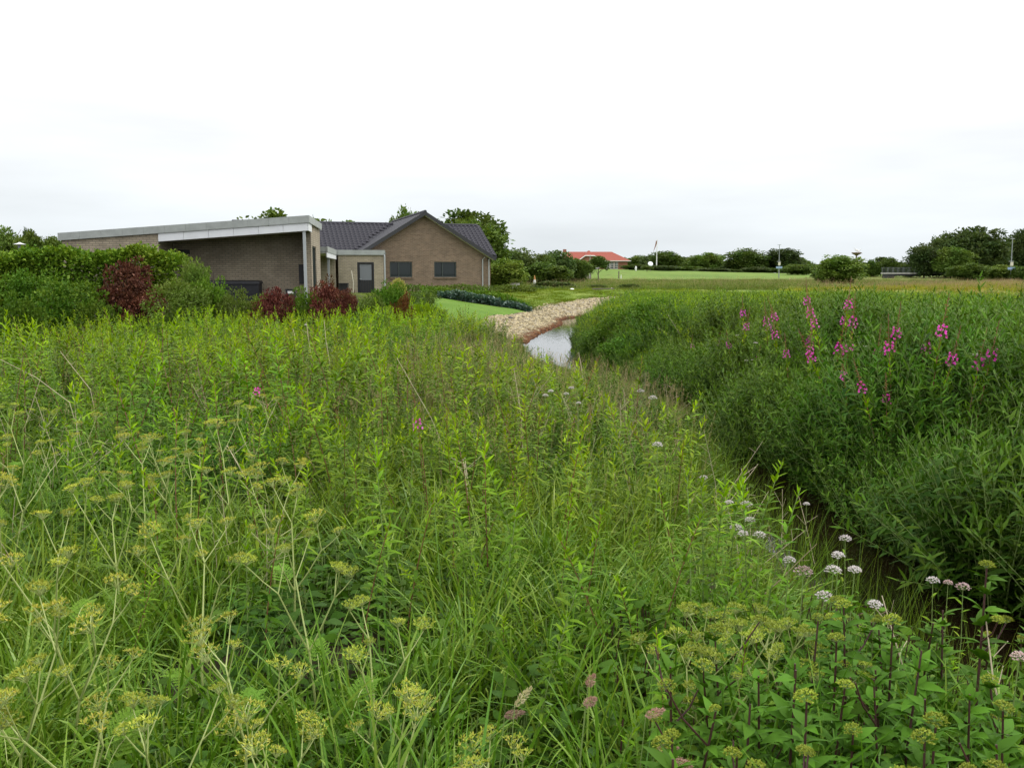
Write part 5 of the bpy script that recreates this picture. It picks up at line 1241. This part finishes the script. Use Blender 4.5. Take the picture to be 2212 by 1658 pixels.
# umbellifers gone to seed (branching yellow-green stems, golden heads)
def umbel_head(seed, r, rays, matset):
    rng = np.random.default_rng(seed); b = MB()
    for i in range(rays):
        rr = r * math.sqrt((i + .5) / rays); a = i * 2.39996
        e_ = np.array([rr * math.cos(a), rr * math.sin(a), r * .95 - rr * rr / r * .28 + rng.normal(0, .002)])
        b.tube([(0, 0, 0), e_ * np.array([.45, .45, .6]), e_], .0009, 3, 1, False)
        m_ = 9; d = unit(m_, rng); d[:, 2] = np.abs(d[:, 2]) * .8
        b.leaves(np.repeat(e_[None], m_, 0) + d * .003, d + np.array([0, 0, .25]), rng.uniform(.008, .015, m_), .0034, .0, 0, LP_OVATE, rng, 1.0)
    return b.mesh('umbel', [MAT[matset[0]], MAT[matset[1]]])
UM = [umbel_head(400 + i, .034 + .008 * (i % 3), 11 + i % 3 * 2, ('umbel_seed', 'yellow_stem')) for i in range(5)]
UG = [umbel_head(420 + i, .034, 15, ('umbel_green', 'yellow_stem')) for i in range(3)]
def fern_leaf(seed):
    rng = np.random.default_rng(seed); b = MB(); L = .16
    ax = np.stack([np.linspace(0, L, 8), np.zeros(8), .05 * np.sin(np.linspace(0, 2.6, 8))], 1); b.tube(ax, .0014, 3, 1, False)
    for i in range(9):
        t = .25 + .75 * i / 9; base = along(ax, np.array([t]))[0]; pl = .062 * (1 - .75 * (t - .25))
        for s in (-1, 1):
            m_ = 7; tt = np.linspace(.15, 1, m_); dirv = np.array([.55, s * .8, .1]); P = base + dirv * pl * tt[:, None]
            for s2 in (-1, 1): b.leaves(P, np.repeat(np.array([[.6 - .2 * s2 * s, s * .2 + s2 * .6, .1]]), m_, 0), pl * .3 * (1.1 - tt * .6), .006, .1, 0, LP_OVATE, rng, .3)
    return b.mesh('leaf', [MAT['chervil_leaf'], MAT['yellow_stem']])
FL = [fern_leaf(i) for i in range(3)]
def umbellifer(x, y, H, rz, seed, heads, label, group, nleaf=2):
    r_ = random.Random(seed); t = empty('umbellifer', (x, y, hz(x, y)), rz, label, 'umbellifer', group)
    b = MB(); ends = []
    def grow(p, d, L, rad, lev):
        d = np.array(d, float); d /= np.linalg.norm(d); q = p + d * L; mid = (p + q) / 2 + np.array([0, 0, -.03 * L])
        b.tube([p, mid, q], [rad, rad * .85, rad * .7], 5)
        if lev == 0: ends.append((q, d)); return
        a0 = r_.uniform(0, 6.28)
        for k in range(3 if lev == 2 else 2 + (r_.random() < .6)):
            a = a0 + k * 2.1 + r_.uniform(-.3, .3); sp = r_.uniform(.45, .85)
            grow(q, d * 1.0 + np.array([math.cos(a) * sp, math.sin(a) * sp, .25]), L * r_.uniform(.5, .75) * (.8 if lev == 1 else 1), rad * .62, lev - 1)
    lean = r_.uniform(.0, .35); la = r_.uniform(0, 6.28)
    grow(np.array([0, 0, -.03]), (math.cos(la) * lean, math.sin(la) * lean, 1), H * .46, .0062, 2)
    b.build('stem', MAT['yellow_stem'], t)
    for i, (q, d) in enumerate(ends):
        c = bpy.data.objects.new('umbel', heads[(seed + i) % len(heads)]); link(c, t); c.location = q; c.rotation_euler = (r_.uniform(-.3, .3), r_.uniform(-.3, .3), r_.uniform(0, 6)); s = r_.uniform(.65, 1.2); c.scale = (s, s, s)
    for i in range(nleaf):
        c = bpy.data.objects.new('leaf', FL[i % 3]); link(c, t); c.location = (0, 0, H * r_.uniform(.2, .5)); c.rotation_euler = (0, r_.uniform(-.6, .0), r_.uniform(0, 6.28))
    return t
UL = [(-1.95, 2.75, 1.0), (-1.55, 2.45, .95), (-1.2, 2.35, .86), (-.85, 2.5, .84), (-1.75, 3.25, 1.02), (-1.2, 3.1, .98), (-.55, 2.75, .78), (-2.3, 3.4, 1.05), (-1.0, 3.7, .98), (-1.9, 4.0, 1.05), (-.35, 2.35, .62), (-1.45, 2.05, .78),
      (-2.75, 4.3, 1.05), (-1.3, 4.5, 1.02), (-.75, 3.15, .86), (-2.2, 4.9, 1.08), (-3.2, 5.2, 1.1), (-1.7, 5.4, 1.05), (-2.9, 6.2, 1.08), (-3.9, 6.5, 1.1), (.05, 2.3, .55), (.55, 2.25, .5), (-2.1, 6.8, 1.05), (-1.6, 2.85, .9), (-2.35, 5.8, 1.05), (-1.75, 2.5, .92), (-1.0, 2.15, .7), (-.7, 2.2, .66), (-2.5, 3.8, 1.05), (-1.9, 4.6, 1.02)]
for i, (x, y, H) in enumerate(UL):
    lab = ('tall branching umbellifer with golden seed heads at the lower left' if y < 3.3 else 'umbellifer with yellow green seed heads in the left middle ground' if y < 5 else 'farther umbellifer with pale seed heads below the willowherb')
    if x > -.4: lab = 'low umbellifer with brownish seed heads at the bottom centre'
    umbellifer(x, y, H, i * 1.7, 500 + i, UM if i % 5 in (0, 2, 3) else UG, lab, 'umbellifers of the left foreground')
for i, (X, Y) in enumerate([(1570, 1245), (1610, 1280), (1650, 1262), (1690, 1300), (1725, 1280), (1600, 1330), (1545, 1310)]):
    x, y = hit(X, Y, .7); umbellifer(x, y, .66, i, 560 + i, UG, 'low chervil-like umbellifer with greenish heads beside the dark water', 'small umbellifers by the water')

# bush-like plants with dark stems at the lower right (each leaf its own part)
def big_leaf(seed, L, Wr):
    rng = np.random.default_rng(seed); b = MB()
    b.leaves(np.zeros((1, 3)), np.array([[1., 0, .12]]), L, L * Wr, .28, 0, ((0, .06), (.12, .55), (.3, 1), (.5, .93), (.72, .6), (.9, .22), (1, 0)), rng, .03, .12)
    for s in (-1, 1): b.leaves(np.array([[.012, 0, 0]]), np.array([[.75, s * .75, .08]]), L * .62, L * Wr * .62, .25, 0, ((0, .06), (.2, .7), (.4, 1), (.7, .6), (1, 0)), rng, .03, .12)
    return b.mesh('leaf', MAT['broad_leaf'], True)
BL = [big_leaf(i, .085 + .013 * i, .38) for i in range(4)]
def dome_head(seed, r, mats):
    rng = np.random.default_rng(seed); b = MB(); n = 26
    for i in range(n):
        z = 1 - .85 * (i + .5) / n; a = i * 2.39996; rr = math.sqrt(max(0, 1 - z * z)); e_ = np.array([rr * math.cos(a) * r, rr * math.sin(a) * r, r * .15 + z * r * .85])
        if i % 2 == 0: b.tube([(0, 0, 0), e_], .0011, 3, 1, False)
        m_ = 12; d = unit(m_, rng); d[:, 2] = np.abs(d[:, 2])
        b.leaves(np.repeat(e_[None], m_, 0), d, rng.uniform(.006, .012, m_), .005, .0, 0, LP_OVATE, rng, 1.0)
    return b.mesh('flower_head', [MAT[mats[0]], MAT[mats[1]]])
DH = [dome_head(600 + i, .026 + .005 * i, ('umbel_green', 'green_stem')) for i in range(3)]
VH = [dome_head(620 + i, .030 + .004 * i, (('white_petal', 'pale_pink_petal')[i % 2], 'green_stem')) for i in range(4)]
def darkstem(x, y, H, seed, label, group):
    r_ = random.Random(seed); t = empty('dark_stemmed_plant', (x, y, hz(x, y)), r_.uniform(0, 6), label, 'plant', group)
    b = MB(); ln = r_.uniform(0, .12); pts = np.array([(0, 0, -.04), (ln * .3, 0, H * .5), (ln, 0, H)]); b.tube(pts, [.0055, .0045, .003], 6)
    heads = [(pts[-1], r_.uniform(.5, .85))]
    for k in range(r_.choice([0, 0, 0, 1, 2])):
        a = r_.uniform(0, 6.28); s0 = along(pts, np.array([r_.uniform(.62, .86)]))[0]; L = r_.uniform(.10, .2); q = s0 + np.array([math.cos(a) * L * .7, math.sin(a) * L * .7, L])
        b.tube([s0, (s0 + q) / 2 + np.array([math.cos(a) * .015, math.sin(a) * .015, 0]), q], [.0035, .003, .0025], 5); heads.append((q, .65))
    b.build('stem', MAT['dark_stem'], t)
    for q, s in (heads if seed % 10 in (0, 1, 3, 4, 6, 7) else []):
        c = bpy.data.objects.new('flower_head', DH[r_.randrange(3)]); link(c, t); c.location = q; c.scale = (s * r_.uniform(.85, 1.25),) * 3; c.rotation_euler = (r_.uniform(-.25, .25), r_.uniform(-.25, .25), 0)
    nn = 12
    for k in range(nn):
        tt = .22 + .74 * k / (nn - 1); base = along(pts, np.array([tt]))[0]; a = k * 1.571 + r_.uniform(-.25, .25)
        for s in (0, math.pi):
            c = bpy.data.objects.new('leaf', BL[r_.randrange(4)]); link(c, t); c.location = base; c.rotation_euler = (r_.uniform(-.45, .45), -.2 + r_.uniform(-.4, .5) - .45 * tt, a + s); sc = (1.2 - .5 * tt) * r_.uniform(.8, 1.15); c.scale = (sc,) * 3
    return t
r_ = random.Random(8); spots = []
x, y = hit(2130, 1235, .86); spots.append((x, y, .86))
tries = 0
while len(spots) < 46 and tries < 4000:
    tries += 1
    X, Y = r_.uniform(1440, 2230), r_.uniform(1290, 1700); H = r_.uniform(.5, .72)
    if Y < 1290 + max(0, (1900 - X)) * .30: continue
    x, y = hit(X, Y, H)
    d, s = stream_dist(np.array([x]), np.array([y]))
    if d[0] > .15 and s[0] < 0 and all(math.hypot(x - a, y - b_) > .13 for a, b_, _ in spots): spots.append((x, y, H))
for i, (x, y, H) in enumerate(spots):
    lab = 'tallest dark stemmed plant with yellowish domed heads at the right edge' if i == 0 else 'leafy plant with dark red stem and greenish domed heads at the lower right'
    darkstem(x, y, H, 700 + i, lab, 'dark stemmed plants of the lower right')
# low broad leaves under them
P = field_pts(2600, (.4, 3.0, 1.6, 3.9), lambda x, y, d, s: (s < 0) * (d > .05) * (x > 1.0 - .2 * y) * .22, .6, .95, .2, rng)
for i in range(3): proto(f'lowleaf-{i}', understory(130 + i, 60, .40, .08), ['broad_leaf', 'dark_stem'])
P = P[::2]
scatter('low_leaves', ['lowleaf'], P, 'broad green leaves filling in below the dark stemmed plants', 'undergrowth')

# valerian: thin stems with pale pink-white domes
VAL = [(1190, 845), (1178, 854), (1234, 838), (1223, 851), (1250, 870), (1410, 861), (1384, 846), (1520, 1032), (1575, 1085), (1612, 1090), (1620, 1123), (1590, 1140), (1605, 1152), (1641, 1156), (1705, 1210), (1735, 1238), (1742, 1088), (1826, 1165),
       (1810, 1200), (1800, 1233), (1846, 1232), (2048, 1258), (2015, 1255), (2080, 1270), (1890, 1306), (2202, 1420), (1780, 1290), (1420, 962), (400, 682), (425, 690), (660, 702), (690, 712)]
def valerian(X, Y, i):
    up = .85 if Y < 1000 else .62
    x, y = hit(X, Y, up)
    d, s = stream_dist(np.array([x]), np.array([y]))
    if d[0] < .08 or s[0] > 0:
        for yy in np.linspace(y, 2.5, 60):
            q = at(X, Y, yy); d, s = stream_dist(np.array([q.x]), np.array([yy]))
            if d[0] > .1 and s[0] < 0: x, y = q.x, yy; break
    g = hz(x, y); H = at(X, Y, y).z - g
    lab = {17: 'largest white domed flower against the dark water', 18: 'white flower head just below the largest one over the water', 16: 'small pinkish flower head at the far water edge', 21: 'pink tinged flower head between the dark stemmed plants', 25: 'pink flower head at the right picture edge', 7: 'slanted white flower head beside the bank grass', 8: 'pale pink flower head left of the dark water'}.get(i)
    if lab is None: lab = 'pale flower head of the cluster in the grass near the distant stream bend' if Y < 900 and X > 900 else 'white flower dot at the foot of the red shrubs' if X < 900 else 'small pale pink flower head along the near stream edge'
    t = empty('valerian', (x, y, g), i * 1.1, lab, 'flower', 'pale valerian flowers'); r_ = random.Random(i)
    b = MB(); b.tube([(0, 0, -.03), (.012, .0, H * .5), (0, 0, H)], [.0032, .0026, .002], 5); b.build('stem', MAT['green_stem'], t)
    far_ = y > 9
    c = bpy.data.objects.new('flower_head', VH[(i % 2) * 2 if Y < 1180 or X > 1790 and X < 1830 else (i % 4)]); link(c, t); c.location = (0, 0, H - .01); sc = r_.uniform(.8, 1.1) * (1.25 if i in (17, 18) else 1.0) * (1.25 if far_ else .85); c.scale = (sc, sc, sc)
    m_ = 10; b = MB(); tt = np.linspace(.15, .85, m_); b.leaves(np.stack([np.zeros(m_), np.zeros(m_), tt * H], 1), pol(np.arange(m_) * 1.571, np.full(m_, .5)), .07, .012, .3, 0, LP_LANCE, rng, .3); b.build('foliage', MAT['willow_leaf'], t)
for i, (X, Y) in enumerate(VAL): valerian(X, Y, i)
# white flat heads in the right bank patch
for i, (X, Y) in enumerate([(1594, 722), (1606, 718), (1632, 738), (1612, 776), (1627, 775), (1580, 790), (2110, 762), (1638, 812), (1870, 745)]):
    x, y = hit_right(X, Y, 1.2); g = hz(x, y); H = at(X, Y, y).z - g
    t = empty('white_umbel_flower', (x, y, g), i, 'small flat white umbel among the pink spikes of the right bank', 'flower', 'white umbels on the right bank')
    b = MB(); b.tube([(0, 0, 0), (.03, 0, H * .6), (0, 0, H)], .003, 4); b.build('stem', MAT['green_stem'], t)
    c = bpy.data.objects.new('flower_head', VH[0]); link(c, t); c.location = (0, 0, H - .02); c.scale = (1.05, 1.05, .5)

# tall leafy stems at the bend (seen against the shade)
for i, (X, Y) in enumerate([(1530, 925), (1548, 920), (1582, 915), (1612, 905), (1628, 930), (1505, 950), (1655, 945)]):
    x, y = hit(X, Y, 1.15)
    d, s = stream_dist(np.array([x]), np.array([y]))
    q = None
    for yy in np.linspace(y, 6, 80):
        q = at(X, Y, yy); d, s = stream_dist(np.array([q.x]), np.array([yy]))
        if d[0] > .1 and s[0] < 0: break
    g = hz(q.x, yy); H = q.z - g
    plant('leafy_stem', WM['leafy', i % 6, 'green_stem'], (q.x, yy, g), i * 1.3, min(H / 1.3, .72), (0, .03), 'tall leafy stem standing out against the shaded stream bend', 'plant', 'leafy stems at the stream bend')

# dry stalks
DRY = [((0, 775), (150, 868), 8.5), ((130, 758), (195, 840), 9.5), ((857, 772), (992, 1045), 7.5), ((1004, 985), (1022, 1085), 6.5), ((490, 960), (530, 1030), 6.2), ((600, 905), (545, 855), 8), ((628, 690), (640, 760), 15), ((662, 695), (672, 765), 15), ((700, 690), (712, 780), 14),
       ((1000, 1790 - 800), (1010, 1060), 6.6), ((1690, 1055), (1688, 1180), 7.4), ((1725, 1070), (1760, 1220), 7.0), ((1660, 1060), (1605, 1170), 7.5), ((1905, 1285), (1990, 1560), 3.4), ((2130, 1340), (2190, 1640), 2.8), ((1340, 870), (1330, 985), 8.5), ((1235, 885), (1225, 960), 9), ((1250, 760), (1262, 835), 14), ((1980, 690), (2000, 770), 12), ((2020, 700), (2050, 790), 11)]
RDRY = [((1925, 1105), (2040, 1010), 9.5), ((1800, 1060), (2060, 1090), 9.8), ((1985, 1075), (2100, 1150), 9), ((1700, 1015), (1870, 960), 11), ((1980, 830), (2125, 885), 11), ((2140, 890), (2215, 910), 10.5), ((1560, 880), (1720, 930), 13), ((1640, 905), (1800, 990), 12), ((1770, 880), (1860, 960), 11.5), ((1850, 985), (1940, 975), 10.5),
        ((1480, 780), (1580, 830), 17), ((1290, 740), (1330, 800), 22), ((1440, 830), (1560, 900), 15), ((1700, 820), (1730, 900), 14), ((1750, 690), (1775, 760), 17), ((2060, 960), (2200, 1000), 9.5), ((1600, 640), (1625, 700), 26), ((1435, 650), (1455, 720), 24)]
def stalk(a, c, y, i, right):
    p, q = at(*a, y), at(*c, y - .15); g = hz(q.x, q.y); r_ = random.Random(i)
    d = (q - p); mid = (p + q) / 2 + Vector((r_.uniform(-.03, .03), 0, .03))
    pts = [p, mid, q]
    if not right or i % 2 == 0:
        e_ = q + d.normalized() * .12; e_.z = min(e_.z, max(hz(e_.x, e_.y) - .02, e_.z - .35)); pts.append(e_)
    o0 = pts[-1].copy(); b = MB(); b.tube([tuple(k - o0) for k in pts], list(np.linspace(.0022, .0042, len(pts)) * (1.0 if y < 12 else 1.5)), 5)
    for k in range(3):
        u_ = r_.uniform(.15, .6); s0 = p.lerp(q, u_); e2 = s0 + Vector((r_.uniform(-.12, .12), r_.uniform(-.05, .05), r_.uniform(.02, .12))); b.tube([tuple(s0 - o0), tuple(e2 - o0)], .0016, 4)
    lab = 'dry straw coloured stalk lying across the dark weeds of the right bank' if right else {0: 'long pale dry stalk leaning in from the left picture edge', 1: 'pale dry stalk crossing the willowherb at the far left', 2: 'long pale dry stalk leaning through the middle of the left bank', 13: 'pale dry stalk among the dark stemmed plants', 14: 'bent dry stalk near the lower right corner'}.get(i, 'thin pale dry stalk standing in the left bank grasses')
    tag(b.build('dry_stalk', MAT['dry_stem'], loc=o0), lab, 'dry stalk', 'dry stalks of the right bank' if right else 'dry stalks of the left bank')
for i, (a, c, y) in enumerate(DRY): stalk(a, c, y, i, False)
for i, (a, c, y) in enumerate(RDRY): stalk(a, c, y, i, True)

# grass plumes at the bottom centre
def plume(X, Y, up, L, mat, seed, ang_, label):
    x, y = hit(X, Y, up); g = hz(x, y); H = at(X, Y, y).z - g
    rng = np.random.default_rng(seed); t = empty('grass_plume', (x, y, g), 0, label, 'grass plume', 'grass plumes at the bottom centre')
    tip = np.array([L * .6 * math.cos(ang_), 0, H + L * .6 * math.sin(ang_)]); pts = np.array([(0, 0, -.03), (-.02, 0, H * .6), (0, 0, H), tip])
    b = MB(); b.tube(pts, [.002, .0016, .0014, .0006], 4); b.build('stem', MAT['green_stem'], t)
    n = 260; tt = rng.uniform(0, 1, n); base = np.array([0, 0, H]) + (tip - np.array([0, 0, H])) * tt[:, None]; wd = .009 * np.sin(np.clip(tt * 2.6 + .4, 0, 3.14))
    o_ = unit(n, rng) * wd[:, None]; b = MB(); b.leaves(base + o_, o_ * 40 + (tip - np.array([0, 0, H])) * 6, rng.uniform(.006, .011, n), .0022, .05, 0, LP_TREE, rng); b.build('flower_head', MAT[mat], t)
plume(1112, 1525, .6, .12, 'plume_cream', 1, .9, 'cream coloured drooping grass plume at the bottom centre')
plume(1090, 1545, .55, .09, 'plume_pink', 2, .2, 'purplish grass plume beside the cream one')
plume(1395, 1545, .6, .085, 'plume_pink', 3, .35, 'pink horizontal grass plume right of the cream one')
plume(1415, 1620, .5, .1, 'plume_pink', 4, .15, 'larger pale pink grass plume at the bottom edge')
plume(1455, 1640, .5, .08, 'plume_pink', 5, -.3, 'drooping pink grass plume at the bottom edge')
plume(1270, 1480, .6, .06, 'plume_pink', 6, 1.1, 'small purple grass plume in the willowherb')
plume(1265, 1520, .6, .05, 'plume_pink', 7, .6, 'small reddish plume below the purple one')
